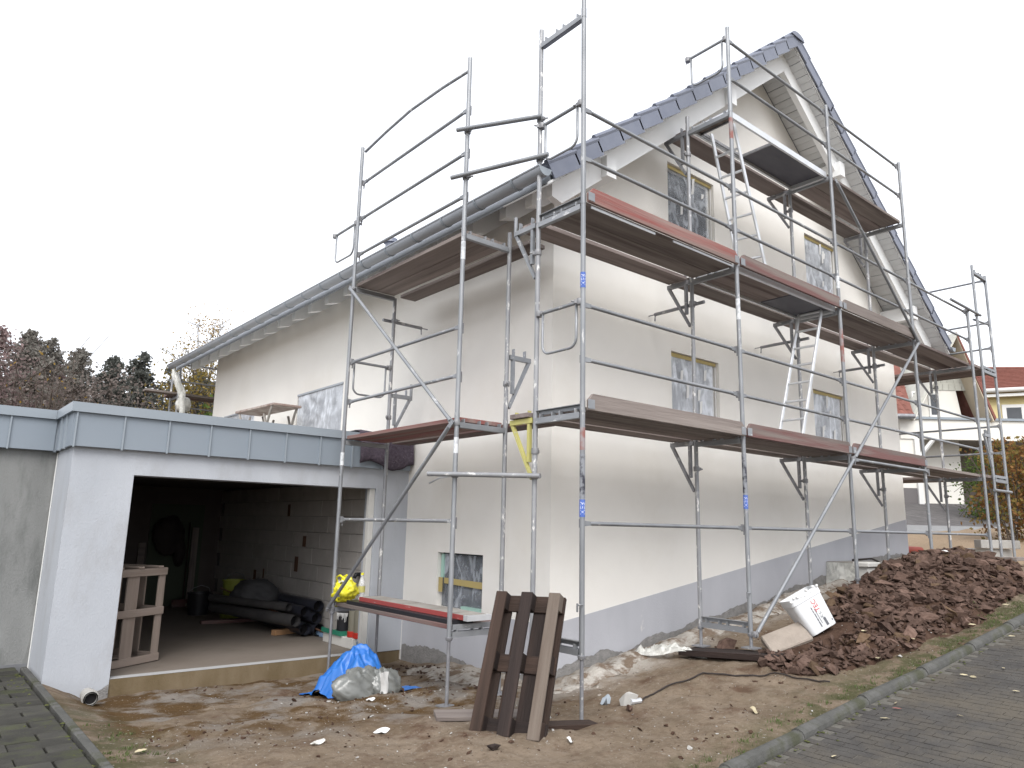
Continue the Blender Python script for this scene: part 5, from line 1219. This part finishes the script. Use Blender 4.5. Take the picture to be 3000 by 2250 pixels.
# ================================================================== GROUND LITTER
# spilled lime along the wall, pebbles, moss, grass
P = []
for i in range(260):
    u = i/259; x = .55+9.2*u; row = []
    for j in range(9):
        y = YW-.10-.05*j; h = .05*math.sin(math.pi*j/8)*float(np.clip(fbm(x*2.2, 4.4, 3)*2.6-.75, 0, 1.2)) + .04*(float(fbm(x*7, y*7, 3))-.5)
        row.append((x, y-.05*math.sin(x*2), float(zg(x, y))+max(-.03, h)-.004))
    P.append(row)
lime = ob('spilled_mortar', MB().grid(P), M_['lime'], None, smooth=True); struct(lime, 'stuff')
P = []
for i in range(60):
    y = 1.45+1.9*i/59; row = []
    for j in range(8):
        x = XW-.14-.06*j; h = .07*math.sin(math.pi*j/7)*float(np.clip(fbm(y*2.2, 9.4, 3)*2.2-.4, 0, 1.2))*(.4+.6*min(1, max(0, (y-1.4)/1.2))) + .05*(float(fbm(x*8, y*8, 3))-.5)
        row.append((x, y, float(zg(x, y))+max(-.03, h)-.004))
    P.append(row)
lime2 = ob('spilled_mortar', MB().grid(P), M_['lime'], None, smooth=True); struct(lime2, 'stuff')
def scatter(name, n, fx, size, m, flat=.6, lift=.0):
    mb = MB()
    for _ in range(n):
        x, y = fx(); s = size()
        mm = STN[random.randrange(10)]; M = T(x, y, gz(x, y)+s*.1+lift) @ rnd_rot(.4) @ Matrix.Diagonal((s, s, s*flat, 1))
        mb.add([M @ v.co for v in mm.vertices], [tuple(p.vertices) for p in mm.polygons])
    return struct(ob(name, mb, m, None), 'stuff')
def dirt_xy():
    while True:
        x = random.uniform(-3.0, 4.5); y = random.uniform(-1.7, 4.1)
        if y > kerb_y(x)+.12 and not (x > .7 and y > 1.2) and random.random() < ((float(fbm(x*1.1+4, y*1.1+2, 3))-.3)*2.2)**2: return x, y
scatter('gravel', 800, dirt_xy, lambda: random.lognormvariate(math.log(.013), .5), M_['concrete'])
scatter('dark_crumbs', 520, dirt_xy, lambda: min(.06, random.lognormvariate(math.log(.026), .65)), M_['heap_soil'])
scatter('lime_crumbs', 700, lambda: (lambda x: (x, 1.2-abs(random.gauss(0, .30))))(random.uniform(.6, 9.4)), lambda: random.lognormvariate(math.log(.022), .5), M_['lime'])
def wall_rub():
    y = random.uniform(1.5, 4.0); return XW-.15-abs(random.gauss(0, .22)), y
scatter('rubble', 160, wall_rub, lambda: random.lognormvariate(math.log(.04), .5), M_['stone'])
def by_bag():
    return random.gauss(-.55, .45), random.gauss(2.55, .28)
scatter('dark_rubble', 150, by_bag, lambda: random.lognormvariate(math.log(.035), .5), M_['heap_soil'])
def blades(name, spots, m, h0=.05, n=40, rad=.07):
    mb = MB()
    for (x0, y0, k) in spots:
        for _ in range(int(n*k)):
            a = random.uniform(0, 6.28); r = abs(random.gauss(0, rad*k)); x = x0+r*math.cos(a); y = y0+r*math.sin(a); z = gz(x, y)
            h = h0*random.uniform(.5, 1.3); b = random.uniform(0, 6.28); w = .004; lean = Vector((random.gauss(0, .4), random.gauss(0, .4), 1)).normalized()*h
            dx, dy = w*math.cos(b), w*math.sin(b)
            mb.add([(x-dx, y-dy, z-.005), (x+dx, y+dy, z-.005), (x+lean.x*.6+dx*.6, y+lean.y*.6+dy*.6, z+lean.z*.6), (x+lean.x+.01*random.random(), y+lean.y, z+lean.z)], [(0, 1, 2, 3)])
    return struct(ob(name, mb, m, None), 'stuff')
sp1 = [(x, float(kerb_y(x))+random.uniform(.1, .25), random.uniform(.3, 1)) for x in np.arange(-.6, 5.2, .17)]+[(.95, -1.22, 1.0)]
sp1 += [(x, float(kerb_y(x))+random.uniform(.08, .35), 1.4) for x in np.arange(5.0, 8.5, .12)]
blades('grass', sp1, M_['grass'], .028, 34); blades('grass', [(KL+random.uniform(.08, .40), random.uniform(1.2, 2.6), random.uniform(.3, .8)) for _ in range(16)], M_['grass'], .022, 30)
mb = MB()
for _ in range(70):
    x = random.uniform(-.8, 6); y = float(kerb_y(x))-.065-abs(random.gauss(0, .06)); s = random.uniform(.008, .022)
    z = float(zsmooth(x, 0)); mb.add([(x+s*math.cos(a)*random.uniform(.6, 1), y+s*math.sin(a)*random.uniform(.6, 1), z+.002) for a in np.linspace(0, 5.4, 7)]+[(x, y, z+.004+s*.3)], [(k, (k+1) % 7, 7) for k in range(7)])
for _ in range(45):
    x = KL-.04-abs(random.gauss(0, .1)); y = random.uniform(1, 4.8); s = random.uniform(.01, .03); z = -2.645
    mb.add([(x+s*math.cos(a)*random.uniform(.6, 1), y+s*math.sin(a)*random.uniform(.6, 1), z) for a in np.linspace(0, 5.4, 7)]+[(x, y, z+.004+s*.3)], [(k, (k+1) % 7, 7) for k in range(7)])
struct(ob('moss', mb, M_['moss'], None), 'stuff')
# fallen leaves, each its own
def leaf_mesh(k):
    rs = random.Random(50+k); L, w = 1, rs.uniform(.32, .5); P = []
    for i in range(7):
        u = i/6; ww = w*math.sin(math.pi*min(1, u*.96+.03))**.8; c = rs.uniform(.15, .35)
        P.append([((u-.5)*L, -ww/2, c*(ww*.5)+.12*(u-.5)**2), ((u-.5)*L, 0, .12*(u-.5)**2), ((u-.5)*L, ww/2, c*(ww*.6)+.12*(u-.5)**2)])
    return MB().grid(P).mesh('leaf', None, smooth=True)
LF = {}
for m in ('leaf_dry', 'leaf_yellow', 'leaf_red'):
    for k in range(3):
        me = leaf_mesh(k); me.materials.append(M_[m]); LF[m, k] = me
def leaf(x, y, s, m, label, group, k=0, dz=0):
    z = (float(zsmooth(x, 0))+.004 if y < kerb_y(x) else gz(x, y)+.01)+dz
    o = inst('fallen_leaf', LF[m, k % 3], T(x, y, z+.006) @ Matrix.Rotation(random.uniform(0, 6.28), 4, 'Z') @ Matrix.Rotation(random.gauss(0, .25), 4, 'X') @ Matrix.Scale(s, 4)); tag(o, label, 'leaf', group)
for k, (x, y) in enumerate([(1.52, -1.80), (2.92, -1.89), (2.90, -1.97), (3.29, -2.09), (3.49, -1.98), (4.43, -1.84), (1.91, -1.72), (1.9, -2.2), (.6, -1.85), (2.7, -2.35)]):
    leaf(x, y, random.uniform(.045, .08), 'leaf_dry', 'pale dry leaf lying on the block paved road', 'fallen leaves on the road', k)
for k, (x, y) in enumerate([(3.26, -.86), (4.02, -1.36), (5.6, -1.46), (4.6, -1.42), (3.6, -1.2), (2.9, -1.15)]):
    leaf(x, y, random.uniform(.06, .10), 'leaf_dry', 'pale dry leaf at the foot of the rubble heap', 'fallen leaves by the heap', k, .03)
leaf(4.33, -1.32, .10, 'leaf_yellow', 'single bright yellow leaf at the foot of the rubble heap', None, 1, .03) if False else None
o = inst('fallen_leaf', LF['leaf_yellow', 1], T(4.33, -1.32, gz(4.33, -1.32)+.05) @ Matrix.Rotation(.6, 4, 'Z') @ Matrix.Rotation(.5, 4, 'X') @ Matrix.Scale(.10, 4)); tag(o, 'single bright yellow leaf at the foot of the rubble heap', 'leaf')
o = inst('fallen_leaf', LF['leaf_red', 0], T(1.78, -1.78, float(zsmooth(1.78, 0))+.012) @ Matrix.Rotation(2.1, 4, 'Z') @ Matrix.Scale(.07, 4)); tag(o, 'single reddish leaf on the road close to the kerb', 'leaf')
o = inst('fallen_leaf', LF['leaf_dry', 2], T(-3.02, 1.42, gz(-3.02, 1.42)+.02) @ Matrix.Rotation(.4, 4, 'Z') @ Matrix.Scale(.10, 4)); tag(o, 'pale leaf on the mossy strip beside the left paving', 'leaf')

# ================================================================== NEIGHBOURHOOD beyond the house
def NB(u, d, z): return Vector((CAMP.x, CAMP.y, 0))+_r0*u+Vector((math.cos(YAW), math.sin(YAW), 0))*d+Vector((0, 0, z))
NM = Matrix((_r0, Vector((math.cos(YAW), math.sin(YAW), 0)), Vector((0, 0, 1)))).transposed().to_4x4()
def nbox(mb, a, b):
    p = [NB(a[0], a[1], a[2]), NB(b[0], a[1], a[2]), NB(b[0], b[1], a[2]), NB(a[0], b[1], a[2]), NB(a[0], a[1], b[2]), NB(b[0], a[1], b[2]), NB(b[0], b[1], b[2]), NB(a[0], b[1], b[2])]
    return mb.hexa(p)
def npoly(mb, pts, ext): return mb.prism([NB(*p) for p in pts], NB(*ext)-NB(0, 0, 0))
# street and driveway
st_ = ob('street', MB().grid([[NB(u, d, z) for d, z in ((20.3, -.985), (21.6, -.86), (23.0, -.715))] for u in np.arange(3, 60, 2.0)]), M_['asphalt'], None, smooth=True); struct(st_)
dv = ob('driveway', MB().grid([[NB(u, d, np.interp(d, [23.0, 24, 25.5, 27, 28.4], [-.72, -.52, -.20, .12, .2])) for d in (23.0, 23.5, 24, 24.5, 25, 25.5, 26, 26.5, 27, 28.4)] for u in np.arange(9, 21, .8)]), M_['drive_pav'], None, smooth=True); struct(dv)
sl_ = ob('bank', MB().grid([[NB(u, d, z) for d, z in ((23.0, -.78), (26, -.2), (30, .3), (60, 2))] for u in (-6, 4, 9.1)]+[[NB(u, d, z) for d, z in ((23.0, -.78), (26, -.3), (30, .1), (60, 2))] for u in (20.8, 30, 60)]), M_['ground'], None, smooth=True); struct(sl_)
nh = thing('neighbour_house', 'white neighbour house with steep shingled gable and red tiled roof behind the right scaffold', 'house', tuple(NB(15.5, 29, .2)))
gapx, gz_, gl, gr = 16.85, 6.62, 14.88, 18.02
npol = [(gl+.15, 27.6, 2.6), (gr-.75, 27.6, 2.6), (gr-.75, 27.6, 3.4), (gapx, 27.6, 6.4), (gl+.15, 27.6, 3.5)]
ob('gable_wall', npoly(MB(), npol, (0, .3, 0)), M_['cream_wall'], nh)
mb = MB(); nbox(mb, (9, 28.2, -.2), (gr-.6, 35, 3.3)); ob('house_wall', mb, M_['cream_wall'], nh)
for sgn, ue in ((-1, gl), (1, gr)):
    zi = 3.33
    # roof wing of the gable: outer skin and pale underside
    ob('verge_roof', npoly(MB(), [(ue, 26.75, zi), (gapx, 26.75, gz_), (gapx, 26.75, gz_-.16), (ue-sgn*.06, 26.75, zi-.1)], (0, 6, 0)), M_['tile_red'] if sgn > 0 else M_['scale'], nh)
    ob('verge_soffit', npoly(MB(), [(ue-sgn*.07, 26.78, zi-.12), (gapx, 26.78, gz_-.17), (gapx, 26.78, gz_-.22), (ue-sgn*.10, 26.78, zi-.16)], (0, .95, 0)), M_['beige_wall'] if sgn > 0 else M_['cream_wall'], nh)
# shingles on the upper gable
me_s = MB().box((0, 0, 0), (.235, .02, .27)).mesh('shingle', M_['scale'], bevel=.006)
for i in range(12):
    z = 4.62+i*.17; half = (6.45-z)/2.35
    uu = gapx-half+.16+(.12 if i % 2 else 0)
    while uu < gapx+half-.10:
        M = NM.copy(); M.translation = NB(uu, 27.57, z); inst('shingle', me_s, M @ Matrix.Rotation(R(5), 4, 'X'), nh); uu += .245
def nwindow(par, u0, u1, z0, z1, d, yawd=0, mat_g='glass_dark'):
    w = ob('window', nbox(MB(), (u0, d, z0), (u1, d+.05, z1)), M_['frame_white'], par)
    ob('pane', nbox(MB(), (u0+.07, d-.012, z0+.07), (u1-.07, d+.0, z1-.07)), M_[mat_g], w)
    ob('sill', nbox(MB(), (u0-.06, d-.10, z0-.06), (u1+.06, d+.02, z0)), M_['frame_white'], w)
nwindow(nh, 15.38, 15.72, 3.45, 4.42, 27.55); nwindow(nh, 16.02, 16.42, 3.45, 4.38, 27.55)
# main roof to the left of the gable, tile by tile where it shows
mb = MB(); mb.hexa([NB(8, 26.6, 3.30), NB(16.4, 26.6, 3.30), NB(16.4, 30.6, 6.6), NB(8, 30.6, 6.6), NB(8, 26.6, 3.42), NB(16.4, 26.6, 3.42), NB(16.4, 30.6, 6.72), NB(8, 30.6, 6.72)]) if False else None
mb.hexa([NB(8, 26.6, 3.28), NB(gl-.02, 26.6, 3.28), NB(15.55, 28.4, 4.95), NB(8, 28.4, 4.95), NB(8, 26.6, 3.36), NB(gl-.02, 26.6, 3.36), NB(15.55, 28.4, 5.03), NB(8, 28.4, 5.03)])
mb.hexa([NB(8, 28.4, 4.95), NB(15.6, 28.4, 4.95), NB(16.6, 31, 7.2), NB(8, 31, 7.2), NB(8, 28.4, 5.03), NB(15.6, 28.4, 5.03), NB(16.6, 31, 7.28), NB(8, 31, 7.28)])
ob('roof_slope', mb, M_['tile_red'], nh)
rsl = math.atan2(1.67, 1.8)
tm = MB(); pr = [(-.13, 0), (-.10, .035), (-.04, .05), (.02, .035), (.06, .008), (.10, .0), (.13, .006)]
tm.prism([(x, -.19, z) for x, z in pr]+[(x, -.19, z-.018) for x, z in pr[::-1]], (0, .40, .0)); me_tl = tm.mesh('roof_tile', M_['tile_red'], smooth='auto')
for i in range(9):
    d = 26.72+i*.24; z = 3.42+(d-26.72)*.928
    u = 13.3
    while u < 14.80+(d-26.6)*.36:
        M = NM.copy(); M.translation = NB(u, d, z+.01); inst('roof_tile', me_tl, M @ Matrix.Rotation(rsl-.06, 4, 'X'), nh); u += .25
ob('gutter', MB().tube([NB(9, 26.55, 3.28), NB(14.86, 26.55, 3.28)], .09, 10), M_['galv_dark'], nh, smooth='auto')
cp_ = thing('carport', 'white-fasciaed carport of the neighbour house with brown back wall', 'carport', tuple(NB(17, 27, .2)))
mb = MB(); nbox(mb, (14.5, 26.95, 2.50), (24, 27.15, 3.24)); nbox(mb, (14.5, 27.15, 2.50), (14.7, 29, 3.24)); ob('fascia', mb, M_['cream_wall'], cp_)
mb = MB(); nbox(mb, (14.45, 26.88, 3.24), (24, 27.3, 3.33)); ob('roof_edge', mb, M_['zinc_cap'], cp_)
mb = MB(); nbox(mb, (14.7, 27.15, 2.62), (24, 30.5, 3.2)); ob('roof_deck', mb, M_['concrete'], cp_)
mb = MB(); nbox(mb, (15.1, 30.3, .3), (17.75, 30.5, 2.62)); ob('back_wall', mb, M_['beige_wall'], cp_)
mb = MB(); nbox(mb, (17.75, 30.1, .1), (24, 30.3, 2.62)); ob('side_wall', mb, mat('dim_brown_wall', (.20, .17, .15), None, rough=.9), cp_)
mb = MB(); nbox(mb, (13.9, 27.0, .1), (15.1, 27.12, 2.50)); ob('white_wall', mb, M_['cream_wall'], cp_)
for q in (((13.9, 26.985, -.1), (15.0, 27.0, .68)), ((15.0, 30.27, .1), (17.9, 30.3, .95))): ob('dark_plinth', nbox(MB(), *q), M_['dark_plinth'], cp_)
mb = MB(); nbox(mb, (14.98, 26.9, .05), (15.16, 27.08, 2.5)); ob('post', mb, M_['frame_white'], cp_)
ob('knee_brace', MB().tube([NB(15.1, 27.0, 1.75), NB(15.75, 27.0, 2.5)], .075, 4), M_['frame_white'], cp_)
# yellow house further back
yh = thing('yellow_house', 'yellow house with red hipped roof and white gutter at the picture edge', 'house', tuple(NB(27, 38, .5)))
def yb(u, d, z): return NB(u, d, z)
ob('house_wall', MB().hexa([yb(22.2, 36.3, .5), yb(31, 33.2, .5), yb(33, 40, .5), yb(24.6, 43, .5), yb(22.2, 36.3, 6.0), yb(31, 33.2, 6.2), yb(33, 40, 6.2), yb(24.6, 43, 6.0)]), M_['yellow_wall'], yh)
e0, e1, e2, e3 = yb(21.8, 35.9, 6.05), yb(31.6, 32.5, 6.25), yb(33.6, 40.5, 6.2), yb(24.2, 43.6, 6.05); ap, ap2 = yb(24.9, 38.8, 7.95), yb(30.6, 36.9, 7.7)
ob('hip_roof', MB().add([e0, e1, e2, e3, ap, ap2], [(0, 1, 5, 4), (1, 2, 5), (2, 3, 4, 5), (3, 0, 4), (3, 2, 1, 0)]), M_['tile_red'], yh)
rb = MB()
for k in range(1, 15):
    f = k/15; a = Vector(e0).lerp(ap, f); b = Vector(e1).lerp(ap2, f); rb.tube([a+Vector((0, 0, .02)), b+Vector((0, 0, .02))], .035, 5)
struct(ob('tile_courses', rb, M_['tile_red'], yh), 'stuff')
ob('ridge_cap', MB().tube([Vector(ap)+Vector((0, 0, .02)), Vector(ap2)+Vector((0, 0, .02))], .10, 8).tube([Vector(ap2), Vector(e1)], .09, 8).tube([Vector(ap), Vector(e0)], .09, 8), M_['tile_red'], yh, smooth=True)
ob('gutter', MB().tube([e0+Vector((0, 0, -.02)), e1+Vector((0, 0, -.02))], .11, 8), M_['frame_white'], yh, smooth=True)
ob('eave_board', MB().tube([e0+Vector((.1, .1, -.26)), e1+Vector((.1, .1, -.26))], .10, 4), M_['frame_white'], yh)
def yf(u, z, o=0): d = 36.3-(u-22.2)*(3.1/8.8)-.03-o; return yb(u, d, z)
def yrect(u0, u1, z0, z1, o=0, t=.04): return MB().hexa([yf(u0, z0, o), yf(u1, z0, o), yf(u1, z0, o-t), yf(u0, z0, o-t), yf(u0, z1, o), yf(u1, z1, o), yf(u1, z1, o-t), yf(u0, z1, o-t)])
w = ob('window', yrect(24.25, 26.6, 4.45, 5.42, .03), M_['frame_white'], yh)
ob('pane', yrect(24.42, 25.0, 4.58, 5.26, .05), M_['glass_dark'], w); ob('pane', yrect(25.15, 26.4, 4.58, 5.26, .05), M_['glass_dark'], w)

# ================================================================== TREES
def leaf_mat(name, c1, c2, rnd=.0):
    m = D.materials.new(name); m.use_nodes = True; nt = m.node_tree; n = nt.nodes; n.clear()
    out = n.new('ShaderNodeOutputMaterial'); df = n.new('ShaderNodeBsdfDiffuse'); tl = n.new('ShaderNodeBsdfTranslucent'); mx = n.new('ShaderNodeMixShader'); mx.inputs[0].default_value = .45
    g = n.new('ShaderNodeNewGeometry'); mc = n.new('ShaderNodeMix'); mc.data_type = 'RGBA'; mc.inputs[6].default_value = (*c1, 1); mc.inputs[7].default_value = (*c2, 1)
    nt.links.new(g.outputs['Random Per Island'], mc.inputs[0])
    nt.links.new(mc.outputs[2], df.inputs[0]); nt.links.new(mc.outputs[2], tl.inputs[0]); nt.links.new(df.outputs[0], mx.inputs[1]); nt.links.new(tl.outputs[0], mx.inputs[2]); nt.links.new(mx.outputs[0], out.inputs[0]); return m
LM = dict(dark=leaf_mat('dark_needles', (.095,.102,.09), (.165,.17,.155)), red=leaf_mat('hazed_russet_foliage', (.21,.15,.145), (.32,.24,.235)), mauve=leaf_mat('hazed_needles', (.19,.18,.16), (.285,.27,.245)),  # conifer foliage paled and greyed: a hazy veil is put into these colours
          gold=leaf_mat('golden_leaves', (.30, .19, .05), (.42, .28, .08)), olive=leaf_mat('yellow_green_leaves', (.17, .14, .045), (.30, .22, .08)), green=leaf_mat('green_leaves', (.07, .11, .03), (.12, .17, .05)), brown=leaf_mat('brown_leaves', (.17,.14,.13), (.25,.215,.195)), beech=leaf_mat('autumn_beech_leaves', (.16, .075, .035), (.30, .17, .07)))
def leaf_cloud(c, s, rs, up=.3):
    """quads of size s at centres c, random orientation"""
    n = len(c); a = rs.normal(size=(n, 3)); a /= np.linalg.norm(a, axis=1)[:, None]; b = rs.normal(size=(n, 3)); b -= a*(a*b).sum(1)[:, None]; b /= np.linalg.norm(b, axis=1)[:, None]
    s = (s*rs.uniform(.6, 1.3, n))[:, None]; v = np.stack([c-a*s*.5, c+b*s*.32, c+a*s*.5, c-b*s*.32], 1).reshape(-1, 3)
    return v
def mesh_quads(name, v, m):
    n = len(v)//4; me = D.meshes.new(name); me.vertices.add(len(v)); me.vertices.foreach_set('co', v.astype(np.float32).ravel()); me.loops.add(n*4); me.loops.foreach_set('vertex_index', np.arange(n*4, dtype=np.int32)); me.polygons.add(n); me.polygons.foreach_set('loop_start', np.arange(0, n*4, 4, dtype=np.int32)); me.materials.append(m); me.update(); me.validate(); return me
def conifer(seed, H, Rb, m, dens=1.0, bare=.25, leaf=.14):
    rs = np.random.default_rng(seed); cs = []; br = MB()
    nb = int(120*dens)
    for k in range(nb):
        f = bare+(1-bare)*(k+rs.random())/nb; z = H*f; L = Rb*((1-f)/(1-bare))**.72*rs.uniform(.5, 1.15)+.15; a = rs.uniform(0, 6.283)
        npt = int(18+62*L); t = rs.random(npt)**.7
        x = L*t; zz = z+.25*L*t-.45*L*t*t
        w = .10+.20*(1-t)*L
        c = np.stack([x*np.cos(a)+rs.normal(0, 1, npt)*w*.55, x*np.sin(a)+rs.normal(0, 1, npt)*w*.55, zz+rs.normal(0, 1, npt)*w*.4], 1); cs.append(c)
        br.tube([(0, 0, z-.05), (L*.9*math.cos(a), L*.9*math.sin(a), z-.10*L)], .025, 4, cap=False, r2=.006)
    n = 40; cs.append(np.stack([rs.normal(0, .07, n), rs.normal(0, .07, n), H*(1-.10*rs.random(n))], 1))
    v = leaf_cloud(np.concatenate(cs), leaf, rs)
    tk = MB().tube([(0, 0, -.2), (.02, .01, H*.5), (0, 0, H)], .16, 8, r2=.015)
    tk.v += []; base = len(tk.v); tk.add(br.v, br.f)
    return mesh_quads('crown', v, m), tk.mesh('trunk', M_['bark'], smooth=True)
def broadleaf(seed, H, Rb, m, n=2600, low=.3, leaf=.16, clumps=26):
    rs = np.random.default_rng(seed); tk = MB().tube([(0, 0, -.2), (.03, .02, H*.25), (.0, .05, H*.45)], .10, 8, r2=.06); cs = []
    for k in range(clumps):
        a = rs.uniform(0, 6.283); z = H*(low+(1-low)*rs.random()**.8); rr = Rb*math.sqrt(max(.05, 1-((z/H-.55)/.5)**2))*rs.uniform(.35, 1); p = np.array([rr*math.cos(a), rr*math.sin(a), z])
        mid = (p[0]*.4, p[1]*.4, H*.3+(p[2]-H*.3)*.55); tk.tube([(0, 0, H*.22), mid, tuple(p)], .035, 5, cap=False, r2=.008)
        q = rs.normal(size=(n//clumps, 3))*np.array([.24, .24, .20])*Rb*rs.uniform(.7, 1.3); cs.append(p+q)
        for _ in range(5):
            e = p+rs.normal(size=3)*Rb*.3; tk.tube([tuple(p), tuple(e)], .008, 3, cap=False)
    return mesh_quads('crown', leaf_cloud(np.concatenate(cs), leaf, rs), m), tk.mesh('trunk', M_['bark'], smooth=True)
def plant_tree(name, label, u, d, zb, meshes, sc=(1, 1, 1), group=None, cat='tree'):
    p = NB(u, d, zb); o = thing(name, label, cat, tuple(p), group); rz = Matrix.Rotation(random.uniform(0, 6.28), 4, 'Z')
    for nm, me in zip(('crown', 'trunk'), meshes): inst(nm, me, T(*p) @ rz @ Matrix.Diagonal((*sc, 1)), o)
k = .65
C1 = conifer(1, 8.5, 2.7, LM['mauve'], 1.35, .05); C2 = conifer(2, 8.5, 2.5, LM['dark'], 1.3, .14); C3 = conifer(3, 8.5, 2.8, LM['red'], 1.4, .03); C4 = conifer(4, 8.5, 2.3, LM['dark'], 1.15, .18)
tl_ = [('russet conifer, outermost at the picture edge over the neighbour garage', -30.2, 40, 9.7, C3, 1.1), ('russet brown conifer above the neighbour garage coping', -28.9, 40, 9.3, C3, 1), ('greyish conifer with pointed top above the parapet corner', -27.8, 41, 9.45, C1, 1), ('greyish conifer, second right from the russet ones', -25.94, 40, 8.75, C1, .95),
       ('dull conifer in the middle of the row over the parapet', -23.6, 39, 8.0, C1, .85), ('dark conifer, left of the pair nearest the downpipe', -22.9, 41, 8.0, C2, .9), ('tallest dark conifer left of the distant scaffold', -20.73, 40, 8.05, C2, 1.0), ('short dark conifer right behind the distant scaffold post', -19.9, 42, 7.8, C4, .8),
       ('thin russet conifer filling the gap beside the greyish ones', -26.9, 42, 8.2, C3, .8), ('low dark conifer between the middle pair', -21.8, 42, 7.0, C4, 1.0),
       ('dull conifer half hidden left of the dark pair', -24.6, 44, 8.3, C1, 1.0), ('dark conifer half hidden right of the tallest dark one', -19.6, 45, 8.0, C2, 1.0), ('russet conifer half hidden behind the first greyish one', -30.6, 45, 10.3, C3, 1.0), ('low dark conifer beneath the gutter end', -18.3, 44, 7.2, C2, .9), ('greyish conifer half hidden behind the second greyish one', -27.6, 45, 9.2, C1, 1.0), ('low dark conifer against the house corner', -16.9, 43, 6.9, C4, 1.0)]
for lb, u, d, zt_, ms, w_ in tl_:
    d2 = d*k; top = -1.04+(zt_+1.04)*k; zb = -2.9; s = (top-zb)/8.5
    plant_tree('conifer_tree', lb, u*k, d2, zb, ms, (w_*1.0, w_*1.0, s), 'conifers behind the garage')
B1 = broadleaf(11, 6, 1.7, LM['brown'], 5200, .25, .10, 40); B2 = broadleaf(12, 6, 1.6, LM['olive'], 6500, .1, .10, 50); B3 = broadleaf(13, 6, 1.5, LM['gold'], 60, .3, .10, 30); B4 = broadleaf(14, 6, 1.4, LM['green'], 2600, .1, .15); B5 = broadleaf(15, 10.5, 1.5, LM['gold'], 1500, .45, .10, 44); B6 = broadleaf(16, 6, 1.7, LM['red'], 5200, .15, .10, 40)
for lb, nm, u, d, top, ms, w_ in (
    ('sparse shrub with a few orange leaves above the parapet corner', 'shrub', -13.2, 20.2, 2.85, B3, 1.0), ('bare twiggy shrub with orange leaves left of the parapet corner', 'shrub', -12.5, 19.4, 2.9, B3, 1.1), ('brown leafed bush over the neighbour parapet', 'shrub', -14.2, 20.6, 3.3, B1, 1.1), ('russet bush at the far left over the parapet', 'shrub', -15.0, 20.0, 3.4, B6, 1.0),
    ('dull brown bush beneath the greyish conifers', 'shrub', -11.4, 20.5, 2.7, B1, .9), ('yellow-green leafy tree seen beneath the gutter end', 'leafy_tree', -9.6, 22.5, 3.75, B2, 1.0), ('olive leafy tree against the far house edge', 'leafy_tree', -8.2, 21.5, 3.1, B2, .9), ('green bush low beside the far house edge', 'shrub', -7.75, 20.5, 2.1, B4, .8), ('slender golden birch rising over the gutter', 'birch_tree', -14.1, 32.5, 8.1, B5, 1.0)):
    H = 10.5 if ms is B5 else 6; s = (top+2.9)/H; plant_tree(nm, lb, u, d, -2.9, ms, (w_, w_, s), None, 'tree' if 'tree' in nm else 'shrub')
for j, (u, d, zt2, ms, lb) in enumerate(((-30, 33, 7.0, C1, 'far conifer hidden behind the russet ones'),)):
    pass
# autumn hedge by the street on the right
rsx = np.random.default_rng(77); n = 9000
hc = np.stack([rsx.uniform(11.05, 14.5, n), rsx.uniform(16.2, 17.6, n), rsx.random(n)], 1)
topz = 1.0+.35*(fbm(hc[:, 0]*2.2, hc[:, 1]*2, 3)-.5)*2; hc[:, 2] = -1.2+(topz+1.2)*hc[:, 2]**.8
hc[:, 0] += (fbm(hc[:, 2]*2, hc[:, 1]*2, 3)-.5)*.9
wp = np.array([list(NB(*c)) for c in hc])
hd_ = thing('hedge', 'rust and yellow autumn hedge at the right picture edge behind the scaffold', 'hedge', tuple(NB(12.5, 16.8, -1.3)))
c0 = np.array(W[hd_].translation)
inst('foliage', mesh_quads('foliage', leaf_cloud(wp[:5000]-c0, .10, rsx), LM['beech']), T(*c0), hd_); inst('foliage', mesh_quads('foliage', leaf_cloud(wp[5000:]-c0, .10, rsx), LM['olive']), T(*c0), hd_)
stm = MB()
for q in range(60):
    a = NB(rsx.uniform(11.2, 14.3), rsx.uniform(16.4, 17.4), -1.4); stm.tube([a, a+Vector((rsx.normal(0, .15), rsx.normal(0, .15), 1.0)), a+Vector((rsx.normal(0, .3), rsx.normal(0, .3), 2.2))], .012, 4, cap=False)
ob('stems', stm, M_['bark'], hd_)
B7 = broadleaf(21, 2.4, .9, LM['green'], 2600, .05, .09, 30)
plant_tree('shrub', 'bright green shrub under the carport edge behind the right posts', 15.9, 24.3, -.75, B7, (1, 1, 1.05), None, 'shrub')
